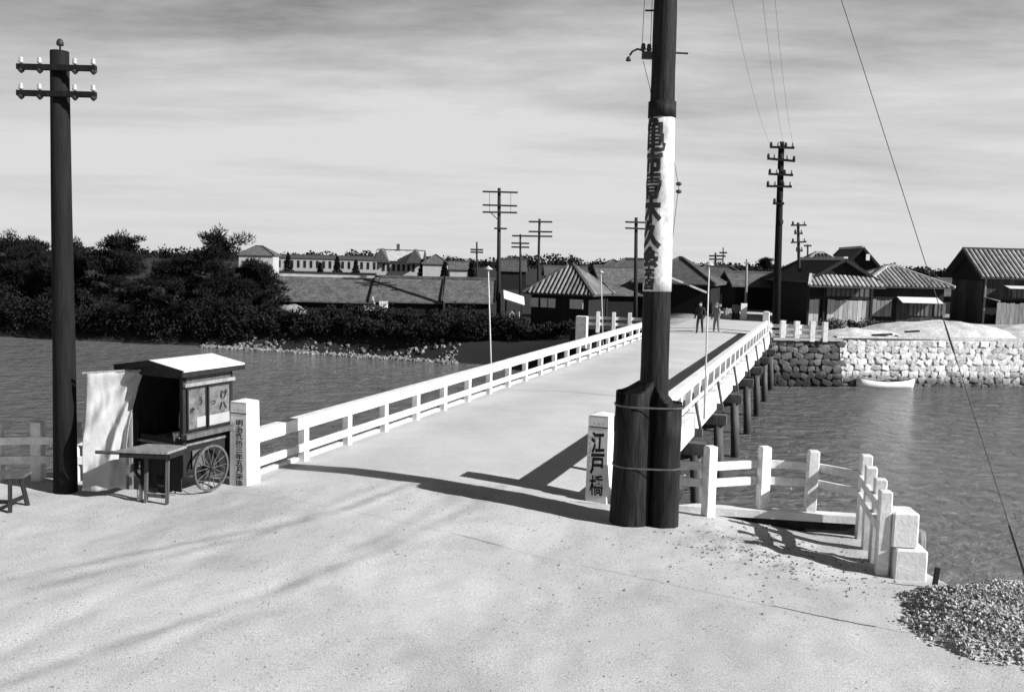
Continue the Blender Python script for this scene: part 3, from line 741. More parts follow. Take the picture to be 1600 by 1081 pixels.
# posts
for a, b in ((0.03, .03), (SL-.03, .03), (.03, SWD-.03), (SL-.03, SWD-.03)):
    MB().post(Q(a, b, .12 if a > .5 else .3), .065, .065, 1.76 if a > .5 else 1.58, .006, 0, SA).build('corner_post', M['dark_timber'], stall)
def panel(name, a0, b0_, a1, b1, z0, z1, th, mat, par=None):
    p, q = Q(a0, b0_, (z0+z1)/2), Q(a1, b1, (z0+z1)/2)
    return MB().beam(p, q, th, z1-z0).build(name, M[mat], par or stall)
panel('side_panel', .06, -.0, SL-.06, -.0, 1.64, 1.86, .02, 'stall_timber')       # frieze above the windows
panel('head_rail', .0, -.03, SL, -.03, 1.60, 1.65, .05, 'grey_timber')
panel('sill', -.04, -.06, SL+.04, -.06, .86, .93, .10, 'stall_timber')
panel('back_panel', SL-.02, .06, SL-.02, SWD-.06, .40, 1.86, .02, 'dark_timber')
panel('rear_panel', .06, SWD, SL-.06, SWD, .40, 1.86, .02, 'dark_timber')
panel('front_beam', 0.0, .06, 0.0, SWD-.06, 1.72, 1.86, .04, 'dark_timber')
panel('chest_panel', .10, .07, SL-.1, .07, .30, .86, .02, 'dark_timber')
panel('chest_panel', .10, SWD-.07, SL-.1, SWD-.07, .30, .78, .02, 'dark_timber')
MB().beam(Q(.04, SWD/2, .74), Q(SL-.04, SWD/2, .74), SWD-.1, .03).build('worktop', M['grey_timber'], stall)
MB().beam(Q(.08, SWD/2, .30), Q(SL-.04, SWD/2, .30), SWD-.12, .04).build('floor', M['dark_timber'], stall)
# sliding windows: frame, pane, paper strip, brush strokes
for k, (a0, a1, dep) in enumerate(((.06, .46, -.005), (.44, SL-.07, -.028))):
    fr = thing('x', (0, 0, 0), '', '') if False else None
    z0, z1 = .945, 1.585
    mb = MB()
    for aa in (a0+.018, a1-.018): mb.beam(Q(aa, dep, z0), Q(aa, dep, z1), .036, .022, up=sd_)
    for zz_ in (z0+.015, z1-.015): mb.beam(Q(a0, dep-.001, zz_), Q(a1, dep-.001, zz_), .024, .03)
    fo = mb.build('window', M['dark_timber'], stall)
    pn = MB().beam(Q(a0+.03, dep+.004, (z0+z1)/2), Q(a1-.03, dep+.004, (z0+z1)/2), .006, z1-z0-.05).build('pane', M['glass'], fo)
    p0, p1 = (a0+.03, a1-.03) if k else (a0+.2, a1-.03)
    MB().beam(Q(p0, dep-.002, z0+.115), Q(p1, dep-.002, z0+.115), .004, .15).build('paper_strip', M['paper'], fo)
    up = Vector((0, 0, 1))
    if k:
        put_char('け', Q(a1-.15, dep, z0+.47), sd_, up, .16, .15, M['ink'], fo, .03, .008, .1)
        put_char('八', Q(a1-.17, dep, z0+.30), sd_, up, .16, .12, M['ink'], fo, .03, .008)
        put_char('つ', Q(a0+.12, dep, z0+.37), sd_, up, .10, .09, M['ink'], fo, .03, .008)
    else:
        put_char('ぬ', Q(a0+.12, dep, z0+.30), sd_, up, .11, .12, M['ink'], fo, .02, .008)
        put_char('う', Q(a0+.27, dep, z0+.42), sd_, up, .10, .13, M['ink'], fo, .02, .008)
# roof: ridge along the windowed side's direction, tin on the right slope
e0, e1 = -.14, SL+.10; br, rz, ez = SWD/2, 1.965, 1.86
def slab(name, pts, th, mat):
    pts = [Vector(p) for p in pts]; nrm = (pts[1]-pts[0]).cross(pts[2]-pts[0]).normalized(); lo = [p-nrm*th for p in pts]
    mb = MB(); mb.poly(pts); mb.poly(lo[::-1])
    for k in range(len(pts)): a, b = k, (k+1) % len(pts); mb.poly([pts[b], pts[a], lo[a], lo[b]])
    return mb.build(name, M[mat], stall)
slab('roof', [Q(e0, -.15, ez), Q(e1, -.15, ez), Q(e1, br, rz), Q(e0, br, rz)], .03, 'sheet')
slab('roof', [Q(e1, SWD+.15, ez), Q(e0, SWD+.15, ez), Q(e0, br+.002, rz), Q(e1, br+.002, rz)], .03, 'dark_timber')
MB().beam(Q(e0-.015, -.16, ez-.045), Q(e0-.015, br, rz-.045), .03, .09).build('bargeboard', M['dark_timber'], stall)
MB().beam(Q(e0-.015, SWD+.16, ez-.045), Q(e0-.015, br, rz-.045), .03, .09).build('bargeboard', M['dark_timber'], stall)
MB().beam(Q(e0, -.14, ez-.06), Q(e1, -.14, ez-.06), .03, .07).build('eave_board', M['dark_timber'], stall)
mb = MB(); mb.poly([Q(.0, .03, 1.84), Q(.0, SWD-.03, 1.84), Q(.0, br, rz-.05)]); mb.poly([Q(.012, .03, 1.84), Q(.012, br, rz-.05), Q(.012, SWD-.03, 1.84)]); mb.build('gable', M['dark_timber'], stall)
# wheels
def wheel(c, rad, axis):
    axis = Vector(axis).normalized(); u = axis.cross(Vector((0, 0, 1))).normalized(); v = Vector((0, 0, 1))
    wo = MB(); n = 40
    for k in range(n):
        a = 2*math.pi*k/n; d = u*math.cos(a)+v*math.sin(a)
        for rr, ww in ((rad, -.018), (rad, .018), (rad-.032, .018), (rad-.032, -.018)): wo.v.append(tuple(c+d*rr+axis*ww))
    for k in range(n):
        for q in range(4):
            a = k*4+q; b = k*4+(q+1) % 4; cc_ = ((k+1) % n)*4+(q+1) % 4; dd = ((k+1) % n)*4+q; wo.f.append((a, dd, cc_, b))
    wo_ = wo.build('wheel', M['stall_timber'], stall)
    MB().tube([c-axis*.07, c-axis*.03, c+axis*.03, c+axis*.07], [.03, .05, .05, .03], 12).build('hub', M['iron'], wo_, True)
    for k in range(14):
        a = 2*math.pi*k/14; d = u*math.cos(a)+v*math.sin(a)
        MB().tube([c+d*.04+axis*.01*(1 if k % 2 else -1), c+d*(rad-.03)], .007, 6).build('spoke', M['stall_timber'], wo_)
WR = .345
wheel(Q(.44, -.10, WR+.02), WR, sg); wheel(Q(.44, SWD+.10, WR+.02), WR, sg)
MB().tube([Q(.44, -.05, WR+.02), Q(.44, SWD+.05, WR+.02)], .022, 8).build('axle', M['iron'], stall)
for b in (.05, SWD-.05): MB().beam(Q(.3, b, .24), Q(.85, b, .24), .04, .07).build('axle_rail', M['dark_timber'], stall)
MB().beam(Q(.2, .03, .52), Q(.44, .03, .52), .015, .26).build('locker_door', M['stall_timber'], stall)
# counter folding out from the open end, and the pull shafts
CT = [G(182, 703, .78), G(262, 706, .78), G(292, 696, .78), G(231, 693, .78)]
slab('counter', CT, .035, 'grey_timber')
MB().beam(CT[0]+Vector((.03, .03, -.07)), CT[1]+Vector((-.03, .03, -.07)), .03, .07).build('counter_rail', M['dark_timber'], stall)
MB().beam(CT[1]+Vector((0, .03, -.07)), CT[2]+Vector((0, .0, -.07)), .03, .07).build('counter_rail', M['dark_timber'], stall)
l1, l2 = G(261, 787), G(228, 784)
for lg in (l1, l2): MB().beam(lg, (lg.x, lg.y+.05, .71), .04, .05).build('counter_leg', M['stall_timber'], stall)
MB().beam(l1+Vector((0, .01, .10)), l2+Vector((0, .01, .10)), .03, .05).build('counter_stretcher', M['stall_timber'], stall)
for b in (.12, SWD-.05):
    pass
MB().tube([CT[3].lerp(CT[2], .5)+Vector((0, 0, -.06)), CT[0]+Vector((.1, .1, -.06)), G(150, 706, .70)], .026, 8).build('pull_shaft', M['stall_timber'], stall)
panel('apron', .06, .10, .06, SWD-.1, .06, .84, .02, 'dark_timber')
MB().beam(Q(-.04, SWD-.02, .0), Q(-.04, SWD-.02, 1.82), .05, .05).build('curtain_post', M['grey_timber'], stall)
# windbreak cloth hung on a pole beside the stall
ra, rb = AT(225, 578, sc.y+.35), AT(136, 583, sc.y+.05)
MB().tube([ra+(ra-rb)*.12, rb+(rb-ra)*.08], .022, 8).build('curtain_pole', M['grey_timber'], stall)
NU, NV = 46, 40; mb = MB()
tl, tr, br_, bl_ = rb, ra, AT(199, 762, sc.y-.02), AT(127, 768, sc.y-.12)
nrm = Vector((.3, -1, 0)).normalized()
for j in range(NV+1):
    v = j/NV
    for i in range(NU+1):
        u = i/NU; p = tl.lerp(tr, u).lerp(bl_.lerp(br_, u), v)
        sagx = .10*math.sin(math.pi*v)*u**2                         # free edge pulled in
        diag = (1-u)*1.25+v*.9                                      # folds fan from the top corner at the stall
        k = math.atan2(v+.02, 1.06-u)
        p = p+nrm*(.050*math.sin(k*13+1.1)*(.25+.75*min(1, math.hypot(v, 1-u)*1.3))+.022*math.sin(u*17+v*4)*v+.05*fbm(u, v, 2.6, 3))
        p.x -= sagx
        p.z = max(p.z, .03)
        mb.v.append(tuple(p))
for j in range(NV):
    for i in range(NU): a = j*(NU+1)+i; mb.f.append((a, a+NU+1, a+NU+2, a+1))
co = mb.build('windbreak_cloth', M['canvas'], stall, True); co['label'] = 'pale canvas windbreak hanging in slanting folds'
md = co.modifiers.new('thick', 'SOLIDIFY'); md.thickness = .004
# things on and under the stall
o = MB().lathe(Q(.10, .22, .757), [(.035, 0), (.05, .02), (.058, .12), (.06, .16), (.05, .16), (.04, .03)], 16).build('cup', M['porcelain'], None, True); tag(o, 'white cup standing on the stall worktop', 'cup')
o = MB().lathe(Q(-.40, .42, 0), [(.035, 0), (.04, .02), (.04, .14), (.015, .19), (.015, .24)], 12).build('bottle', M['porcelain'], None, True); tag(o, 'small white bottle on the ground under the stall counter', 'bottle')
bk = thing('bucket', Q(.15, .5, 0), 'dark wooden bucket on the ground beneath the stall', 'bucket')
MB().lathe(Q(.15, .5, 0), [(.10, 0), (.13, .24), (.115, .24), (.09, .03)], 16).build('staves', M['dark_timber'], bk, True)
MB().lathe(Q(.15, .5, .10), [(.118, 0), (.122, .025)], 16).build('hoop', M['steel'], bk, True)
# bench at the left
sb = G(10, 800); bench = thing('stool', sb, 'dark trestle stool with a pale seat near the squat pole', 'stool')
MB().beam(sb+Vector((-.55, .14, .46)), sb+Vector((.17, .22, .46)), .30, .04).build('seat', M['stall_timber'], bench)
for dx, dy in ((.02, -.02), (.06, .34), (-.42, -.02), (-.38, .34)):
    MB().beam(sb+Vector((dx+(.04 if dx > -.2 else -.03), dy, 0)), sb+Vector((dx*.7, .18+(dy-.16)*.55, .44)), .05, .05).build('leg', M['dark_timber'], bench)
MB().beam(sb+Vector((-.42, .0, .14)), sb+Vector((.05, .0, .14)), .03, .05).build('stretcher', M['dark_timber'], bench)
MB().beam(sb+Vector((.04, -.01, .13)), sb+Vector((.07, .33, .13)), .03, .05).build('stretcher', M['dark_timber'], bench)

# ------------------------------------------------------------------ masonry of the far bank
def lumpy(name, seed, mat, sub=2, amp=.22, flat=.75):
    bm = bmesh.new(); bmesh.ops.create_icosphere(bm, subdivisions=sub, radius=.5)
    for v in bm.verts:
        p = v.co.copy(); k = 1+amp*noise.noise(p*2.3+Vector((seed*7.1, 0, 0)))
        q = p*k
        for ax_ in range(3):      # press towards a rounded block
            q[ax_] = math.copysign(min(abs(q[ax_]), .5*flat), q[ax_])
        v.co = q
    me = bpy.data.meshes.new(name); bm.to_mesh(me); bm.free(); me.materials.append(M[mat])
    me.polygons.foreach_set('use_smooth', [False]*len(me.polygons)); return me
def stone_wall(root, a, b, zt, zbm, batter, cw, ch, meshes, name='stone', proud=.10, jit=.22, limit=300):
    a = Vector(a); b = Vector(b); d = (b-a); Lw = d.length; d.normalize(); nrm = Vector((d.y, -d.x, 0))
    rows_ = int((zt-zbm)/ch); cnt = 0
    for r in range(rows_):
        z = zt-(r+.5)*ch; u = random.uniform(-.3, 0)*cw
        while u < Lw:
            wq = cw*random.uniform(.7, 1.45); t = (zt-z)/(zt-zbm)
            if u+wq/2 < Lw+.1 and cnt < limit:
                p = a+d*(u+wq/2)+nrm*(batter*t+.0)+Vector((0, 0, z+random.uniform(-jit, jit)*ch*.6))
                inst(name, random.choice(meshes), root, p, (random.uniform(-.25, .25), random.uniform(-.5, .5), math.atan2(d.y, d.x)+random.uniform(-.15, .15)),
                     (wq*1.42, proud*2*random.uniform(.8, 1.6), ch*1.45*random.uniform(.8, 1.25))); cnt += 1
            u += wq
    return nrm
SM = [lumpy('stone', k, 'stone', 2, .4, .7) for k in range(8)]
ab = thing('stone_abutment', B(LEN, 1, -2.4), 'dark rough stone abutment carrying the far end of the bridge', 'stone wall')
acor = Vector((16.75, 45.75, 0)); a_l = B(LEN+.05, -BW-1.2); a_l.z = 0; a_r = B(LEN+.25, .6); a_r.z = 0
def wall_prism(name, P, zt, zb, batter, mat, par, depth=1.5):
    P = [Vector(p) for p in P]; mb = MB(); nn = []
    for i in range(len(P)-1):
        d = (P[i+1]-P[i]).normalized(); nn.append(Vector((d.y, -d.x, 0)))
    for i, p in enumerate(P):
        n_ = nn[max(0, i-1)]+nn[min(i, len(nn)-1)]; n_.normalize()
        mb.v += [(p.x, p.y, zt), (p.x+n_.x*batter, p.y+n_.y*batter, zb), (p.x-n_.x*depth, p.y-n_.y*depth, zt)]
    for i in range(len(P)-1):
        a = 3*i; mb.f += [(a, a+1, a+4, a+3), (a+2, a, a+3, a+5)]
    return mb.build(name, M[mat], par)
wall_prism('backing', [a_l, a_r, acor, acor+Vector((.5, 3, 0))], -.05, -3.2, .42, 'stone_dark', ab)
stone_wall(ab, a_r+Vector((-1.5, -.15, 0)), acor+Vector((0, 0, 0)), -.10, -2.6, .36, .44, .33, SM, limit=150)
stone_wall(ab, a_l, a_r+Vector((-1.5, -.15, 0)), -.7, -2.6, .36, .6, .45, SM, limit=60)
MB().beam(a_r+Vector((-.3, -.02, -.06)), acor+Vector((.06, -.02, -.06)), .5, .13).build('coping', M['coping'], ab)
# bright sea wall right of the abutment
SWM = [lumpy('stone', 20+k, 'seastone', 2, .5, .66) for k in range(8)]
swl = thing('sea_wall', acor+Vector((0, 0, -2.4)), 'pale sunlit sea wall of rounded stones right of the dark abutment', 'stone wall')
s_b = Vector((28.2, 47.75, 0)); s_c = Vector((60, 52.9, 0))
wall_prism('backing', [acor+Vector((-.2, .55, 0)), s_b, s_c, Vector((300, 90, 0))], .0, -3.2, .60, 'seajoint', swl, 1.2)
stone_wall(swl, acor+Vector((.1, .52, 0)), s_b-Vector((0, .04, 0)), -.12, -2.65, .50, .44, .31, SWM, proud=.055, limit=298)
MB().beam(acor+Vector((.05, .72, .02)), s_b+Vector((0, .2, .02)), .42, .12).build('coping', M['seastone'], swl)
MB().beam(s_b+Vector((0, .2, .02)), s_c+Vector((0, .2, .02)), .42, .12).build('coping', M['seastone'], swl)

# pale rubble along the left shore
mb = MB()
LSH = [G(310, 543, WATER), G(380, 547, WATER), G(500, 555, WATER), G(600, 562, WATER), G(715, 569, WATER)]
oc = [(1, 0, 0), (0, 1, 0), (-1, 0, 0), (0, -1, 0), (0, 0, 1), (0, 0, -1)]; of = [(0, 1, 4), (1, 2, 4), (2, 3, 4), (3, 0, 4), (1, 0, 5), (2, 1, 5), (3, 2, 5), (0, 3, 5)]
def chunk(mb, p, r):
    i = len(mb.v); Rm = Matrix.Rotation(random.uniform(0, 6.3), 3, Vector((random.random()-.5, random.random()-.5, random.random()-.5)).normalized())
    sx_, sy_, sz_ = [random.uniform(.6, 1.25)*r for _ in range(3)]
    for q in oc:
        v = Rm @ Vector((q[0]*sx_, q[1]*sy_, q[2]*sz_)); mb.v.append((p[0]+v.x*random.uniform(.85, 1.15), p[1]+v.y*random.uniform(.85, 1.15), p[2]+v.z))
    for q in of: mb.f.append(tuple(i+k for k in q))
for k in range(2600):
    t = random.random()*(len(LSH)-1); i = int(t); p = LSH[i].lerp(LSH[i+1], t-i); d = abs(random.gauss(0, .8)); 
    if fbm(p.x, p.y+d, .9, 3, 5) < -.22: continue
    chunk(mb, (p.x, p.y+d+.1, max(WATER, far_z(p.x, p.y+d+.1))+.02), random.choice((.05, .06, .08, .1, .16)))
o = mb.build('rubble', M['rubble']); tag(o, 'pale rubble stones along the water under the dark left bank', 'rubble', None, 'stuff')

# ------------------------------------------------------------------ boat
bc = G(1381, 603, WATER); bc.y = 45.95; bc.x = AT(1381, 600, 45.95).x; bt = thing('rowing_boat', bc, 'small white rowing boat moored under the pale sea wall', 'boat')
bx = (s_b-acor).normalized(); by = Vector((-bx.y, bx.x, 0)); mb = MB(); nS, nP = 15, 9; HL = 1.55
for i in range(nS):
    t = -1+2*i/(nS-1); wd = .50*(1-abs(t)**2.6)**.7+.01 if t < 0 else .50*(1-.45*t**3); sheer = .30+.16*t*t
    for j in range(nP):
        a = math.pi*j/(nP-1); yy = -math.cos(a)*wd; zz2 = sheer-(sheer+.12)*(math.sin(a)**.6)
        p = bc+bx*(t*HL)+by*yy+Vector((0, 0, zz2)); mb.v.append(tuple(p))
for i in range(nS-1):
    for j in range(nP-1): a = i*nP+j; mb.f.append((a, a+1, a+nP+1, a+nP))
mb.f.append(tuple((nS-1)*nP+j for j in range(nP)))
hull = mb.build('hull', M['boat'], bt, True); hull.modifiers.new('t', 'SOLIDIFY').thickness = .03
for t in (-.3, .25): MB().beam(bc+bx*t*HL+by*-.43+Vector((0, 0, .22)), bc+bx*t*HL+by*.43+Vector((0, 0, .22)), .22, .03).build('thwart', M['grey_timber'], bt)
MB().box(bc+bx*.45+by*.05+Vector((0, 0, .27)), (.7, .35, .22), Matrix.Rotation(.2, 3, 'Z')).build('cargo_cover', M['cloth_dark'], bt)
MB().tube([bc+bx*.2+by*-.2+Vector((0, 0, .34)), bc-bx*1.0+by*-.1+Vector((0, 0, .42))], .02, 6).build('oar', M['pale_timber'], bt)

# ------------------------------------------------------------------ heaps
def heap(name, label, c, rx, ry, h, mat, seed, cat, n=36, amp=.25, rot=0.):
    mb = MB(); c = Vector(c)
    for i in range(n+1):
        for j in range(n+1):
            u, v = -1+2*i/n, -1+2*j/n; r = math.hypot(u, v); k = max(0, 1-r**2.6)
            z = h*k*(1+amp*fbm(u, v, 2.2, 4, seed))-.06*(1-k)-.03+.04*h*fbm(u, v, 9, 3, seed)*k
            x, y = u*rx, v*ry; mb.v.append((c.x+x*math.cos(rot)-y*math.sin(rot), c.y+x*math.sin(rot)+y*math.cos(rot), c.z+z))
    for i in range(n):
        for j in range(n): a = i*(n+1)+j; mb.f.append((a, a+n+1, a+n+2, a+1))
    o = mb.build(name, M[mat], None, True)
    return tag(o, label, cat)
p = AT(1470, 528, 50.2); heap('sand_heap', 'largest bright sand heap, in front of the awninged house', (p.x, 50.6, 0), 5.2, 2.6, .74, 'sand', 3, 'sand heap')
p = AT(1590, 528, 50.5); heap('sand_heap', 'bright sand heap in front of the tall dark gabled house', (p.x+2.0, 50.8, 0), 5.0, 2.5, .72, 'sand', 5, 'sand heap')
p = AT(1345, 528, 49); heap('sand_heap', 'low narrow sand heap below the boarded house', (p.x, 49.2, 0), 2.6, 1.3, .34, 'sand', 9, 'sand heap')
for k, (px, py, ln) in enumerate(((1378, 524, 1.0), (1425, 519, .7), (1370, 531, .9))):
    p = AT(px, py, 48.1); o = MB().beam((p.x-ln/2, 48.2, p.z), (p.x+ln/2, 48.0, p.z+.08), .3, .08).build('timber_offcut', M['dark_timber']); tag(o, 'dark timber offcut lying against the bright sand', 'timber', 'offcuts on the sand heaps')

# gravel heap in the right foreground
def gz(x, y):
    u = (x-6.15)/2.35; v = (y-8.7)/1.5; r = math.hypot(u, v)+.13*fbm(x, y, .9, 3, 17.); k = max(0, 1-r*r)
    return .33*k**1.1*(1+.25*fbm(x, y, 1.3, 3, 7))
gh = None; mb = MB(); n = 150
for i in range(n+1):
    for j in range(n+1):
        x = 3.3+i*5.2/n; y = 6.9+j*3.4/n; z = gz(x, y); mb.v.append((x, y, near_z(x, min(y, interp(EDGE, x)))-.03+z+(.0 if z > 0 else -.03)))
for i in range(n):
    for j in range(n): a = i*(n+1)+j; mb.f.append((a, a+n+1, a+n+2, a+1))
gh = thing('gravel_heap', (5.9, 8.85, 0), 'low heap of coarse dark gravel at the edge of the road', 'gravel heap')
mb.build('bed', M['dirt'], gh, True)
mb = MB(); cnt = 0
while cnt < 26000:
    x = random.uniform(3.3, 8.4); y = random.uniform(7.0, 10.2); z = gz(x, y)
    if z <= 0 and (random.random() > .30 or math.hypot((x-6.15)/2.35, (y-8.7)/1.5) > 1.28 or y > interp(EDGE, x)-.15): continue
    if 0 < z < .16 and random.random() > .25+z*5: continue
    cnt += 1; r = random.choice((.006, .007, .008, .009, .011, .014, .022))*random.uniform(.8, 1.4)
    if z <= 0: r *= .6
    chunk(mb, (x, y, near_z(x, min(y, interp(EDGE, x)))-.02+z+r*.3), r)
o = mb.build('gravel', M['gravel'], gh); o['kind'] = 'stuff'
# loose pebbles and clods on the road
mb = MB(); cnt = 0
while cnt < 6500:
    x = random.uniform(-8, 7); y = 3.6+9.6*random.random()**.8
    if y > interp(EDGE, x)-.1: continue
    if fbm(x, y, .7, 3, 3) < -.05 and random.random() < .8: continue
    cnt += 1; r = random.uniform(.0025, .008)*(2.0 if random.random() < .04 else 1); chunk(mb, (x, y, near_z(x, y)+r*.3), r)
for k in range(1000):
    x = random.gauss(3.45, .75); y = random.gauss(10.8, .65)
    if y > interp(EDGE, x)-.1: continue
    r = random.choice((.004, .005, .006, .008, .012, .02)); chunk(mb, (x, y, near_z(x, y)+r*.2), r)
o = mb.build('pebbles', material('road_pebbles', .2, .9, .5, 30)); tag(o, 'loose pebbles and clods scattered on the dirt road', 'pebbles', None, 'stuff')

# ------------------------------------------------------------------ houses
def house(name, label, c, yaw, Lh, Wh, base, eave, ridge, kind='gable', roof='tile', wall='wall_dark', rows=True, over=.45, spacing=.28, cat='house', ridge_mat='tile_dark', front_rows_only=True):
    c = Vector((c[0], c[1], 0)); cs, sn = math.cos(yaw), math.sin(yaw)
    def W(x, y, z): return Vector((c.x+x*cs-y*sn, c.y+x*sn+y*cs, z))
    root = thing(name, W(0, 0, base), label, cat)
    a, b = Lh/2, Wh/2; ea, eb = a+over, b+over
    slope = (ridge-eave)/eb; zw = eave+slope*over-.06
    mb = MB()
    for (x0, y0), (x1, y1) in (((-a, -b), (a, -b)), ((a, -b), (a, b)), ((a, b), (-a, b)), ((-a, b), (-a, -b))):
        mb.poly([W(x0, y0, base-.3), W(x1, y1, base-.3), W(x1, y1, zw), W(x0, y0, zw)])
    if kind == 'gable':
        zr = ridge-.1
        for s_ in (-1, 1): mb.poly([W(s_*a, -b, zw), W(s_*a, b, zw), W(s_*a, 0, zr)])
    mb.build('wall', M[wall], root)
    rl = ea if kind == 'gable' else max(.15, a-b*.95)
    slopes = [[(-ea, -eb), (ea, -eb), (rl, 0), (-rl, 0)], [(ea, eb), (-ea, eb), (-rl, 0), (rl, 0)]]
    if kind != 'gable': slopes += [[(ea, -eb), (ea, eb), (rl, 0)], [(-ea, eb), (-ea, -eb), (-rl, 0)]]
    under = 'tile_under' if rows else roof
    rf = None; mb = MB()
    for sp in slopes:
        P = [W(x, y, eave if i < 2 else ridge) for i, (x, y) in enumerate(sp)]
        Lo = [p-Vector((0, 0, .10)) for p in P]
        mb.poly(P); mb.poly(Lo[::-1]); mb.poly([P[1], P[0], Lo[0], Lo[1]])
        if kind == 'gable': mb.poly([P[2], P[1], Lo[1], Lo[2]]); mb.poly([P[0], P[3], Lo[3], Lo[0]])
    rf = mb.build('roof', M[under], root)
    if rows:
        for si, sp in enumerate(slopes):
            if front_rows_only and si == 1: continue
            A_, B_ = W(*sp[0], eave), W(*sp[1], eave); T = [W(*q, ridge) for q in sp[2:]]
            u = (B_-A_); Lu = u.length; u.normalize()
            D_ = T[-1]; C_ = T[0]; ud, uc = (D_-A_).dot(u), (C_-A_).dot(u)
            vv = (D_-A_)-u*ud; vm = vv.length; vv.normalize(); nn = u.cross(vv)
            k = spacing/2
            while k < Lu:
                vtop = vm*(k/ud if k < ud else (Lu-k)/(Lu-uc) if k > uc else 1)
                if vtop > .25:
                    p0 = A_+u*k-vv*.03+nn*.01; p1 = A_+u*k+vv*(vtop-.02)+nn*.01; r = spacing*.30; m2 = MB()
                    for p in (p0, p1):
                        for an in (0, 45, 90, 135, 180): m2.v.append(tuple(p+u*(r*math.cos(R(an)))+nn*(r*math.sin(R(an)))))
                    for q in range(4): m2.f.append((q, q+1, q+6, q+5))
                    m2.f.append((0, 5, 9, 4)); m2.f.append((4, 3, 2, 1, 0)); m2.f.append((5, 6, 7, 8, 9))
                    m2.build('tile_row', M[roof], rf, False)
                k += spacing
    MB().beam(W(-rl, 0, ridge+.06), W(rl, 0, ridge+.06), .26, .2).build('ridge', M[ridge_mat], rf)
    if kind != 'gable':
        for sx_ in (-1, 1):
            for sy_ in (-1, 1): MB().beam(W(sx_*ea, sy_*eb, eave+.05), W(sx_*rl, 0, ridge+.05), .2, .13).build('hip_ridge', M[ridge_mat], rf)
    else:
        for sx_ in (-1, 1):
            for sy_ in (-1, 1): MB().beam(W(sx_*ea*1.004, sy_*eb, eave-.02), W(sx_*ea*1.004, 0, ridge-.02), .05, .2).build('bargeboard', M['dark_timber'], rf)
    return root, W, rf
def boards(root, W, x0, x1, y, z0, z1, step, mat='pale_timber'):
    x = x0
    while x < x1-.02:
        w_ = min(step*random.uniform(.8, 1.2), x1-x)
        MB().beam(W(x+w_/2, y, z0), W(x+w_/2, y-random.uniform(0, .015), z1+random.uniform(-.04, .04)), .03, w_-.02, up=(W(1, 0, 0)-W(0, 0, 0))).build('board', M[mat], root); x += w_
def awning(root, W, x0, x1, y, z, out_=.6, drop=.16, mat='sheet'):
    mb = MB(); P = [W(x0, y-out_, z-drop), W(x1, y-out_, z-drop), W(x1, y, z), W(x0, y, z)]; Lo = [p-Vector((0, 0, .03)) for p in P]
    mb.poly(P); mb.poly(Lo[::-1])
    for k in range(4): mb.poly([P[(k+1) % 4], P[k], Lo[k], Lo[(k+1) % 4]])
    mb.build('awning', M[mat], root)
def window(root, W, x0, x1, y, z0, z1, mat='plaster', mull=0):
    o = MB().beam(W(x0, y-.03, (z0+z1)/2), W(x1, y-.03, (z0+z1)/2), .05, z1-z0).build('window', M[mat], root)
    for k in range(mull): 
        x = x0+(x1-x0)*(k+1)/(mull+1); MB().beam(W(x, y-.06, z0), W(x, y-.06, z1), .03, .05, up=(W(1, 0, 0)-W(0, 0, 0))).build('mullion', M['dark_timber'], o)

# right bank: gable-fronted boarded house
YA = 55.5; la, lb = AT(1262, 447, YA), AT(1376, 449, YA)
wA = lb.x-la.x-.5
r1, W1, rf1 = house('riverside_house', 'boarded house with a dark gable over a pent tile roof beyond the sand', ((la.x+lb.x)/2, YA+4.2), R(92), 7.0, wA, 0, 2.75, 4.15, 'gable', 'tile', over=.35, ridge_mat='ridge')
# pent roof under the gable, with its own rows
cA = (la.x+lb.x)/2; yF = YA+.15; hw = wA/2+.35
def Wp(x, y, z): return Vector((cA+x, yF+y, z))
mb = MB(); P = [Wp(-hw, -.75, 2.5), Wp(hw, -.75, 2.5), Wp(hw*.80, .52, 3.12), Wp(-hw*.80, .52, 3.12)]; Lo = [p-Vector((0, 0, .1)) for p in P]
mb.poly(P); mb.poly(Lo[::-1])
for k in range(4): mb.poly([P[(k+1) % 4], P[k], Lo[k], Lo[(k+1) % 4]])
pr = mb.build('pent_roof', M['tile_under'], r1)
k = -hw+.14
while k < hw:
    tv = min(1, (hw-abs(k))/(hw*.2)); 
    if tv > .15: MB().beam(Wp(k, -.78, 2.53), Wp(k, -.75+1.27*tv-.02, 2.53+.62*tv), .15, .09).build('tile_row', M['tile'], pr)
    k += .27
MB().beam(Wp(-hw, -.75, 2.56), Wp(-hw*.8, .5, 3.18), .16, .12).build('hip_ridge', M['ridge'], pr)
boards(r1, Wp, -wA/2+.1, -wA/2+.75, -.02+.5, 0, 1.62, .28)
boards(r1, Wp, -wA/2+1.25, wA/2-.15, -.02+.5, 0, 1.62, .27)
MB().beam(Wp(-wA/2, .44, 1.75), Wp(wA/2, .44, 1.75), .06, .14).build('lintel', M['dark_timber'], r1)
for xx in (-wA/2+.03, -wA/2+1.0, wA/2-.05): MB().post(Wp(xx, .42, 0), .12, .12, 2.6, .01).build('porch_post', M['dark_timber'], r1)
# house with the awning
YB = 57; l0, l1 = AT(1345, 447, YB), AT(1490, 449, YB)
r2, W2, _ = house('riverside_house', 'long hip-roofed tile house with a white awning over its front', ((l0.x+l1.x)/2, YB+2.6), R(1), l1.x-l0.x-.9, 4.6, 0, 2.55, 3.78, 'hip', 'tile', over=.45, ridge_mat='tile')
p0, p1 = AT(1404, 465, YB-.1), AT(1468, 465, YB-.1); cB = (l0.x+l1.x)/2
awning(r2, W2, p0.x-cB, p1.x-cB, -2.35, p0.z+.05, .85, .32)
boards(r2, W2, -(l1.x-l0.x)/2+.6, -(l1.x-l0.x)/2+2.1, -2.34, .6, 1.65, .26, 'grey_timber')
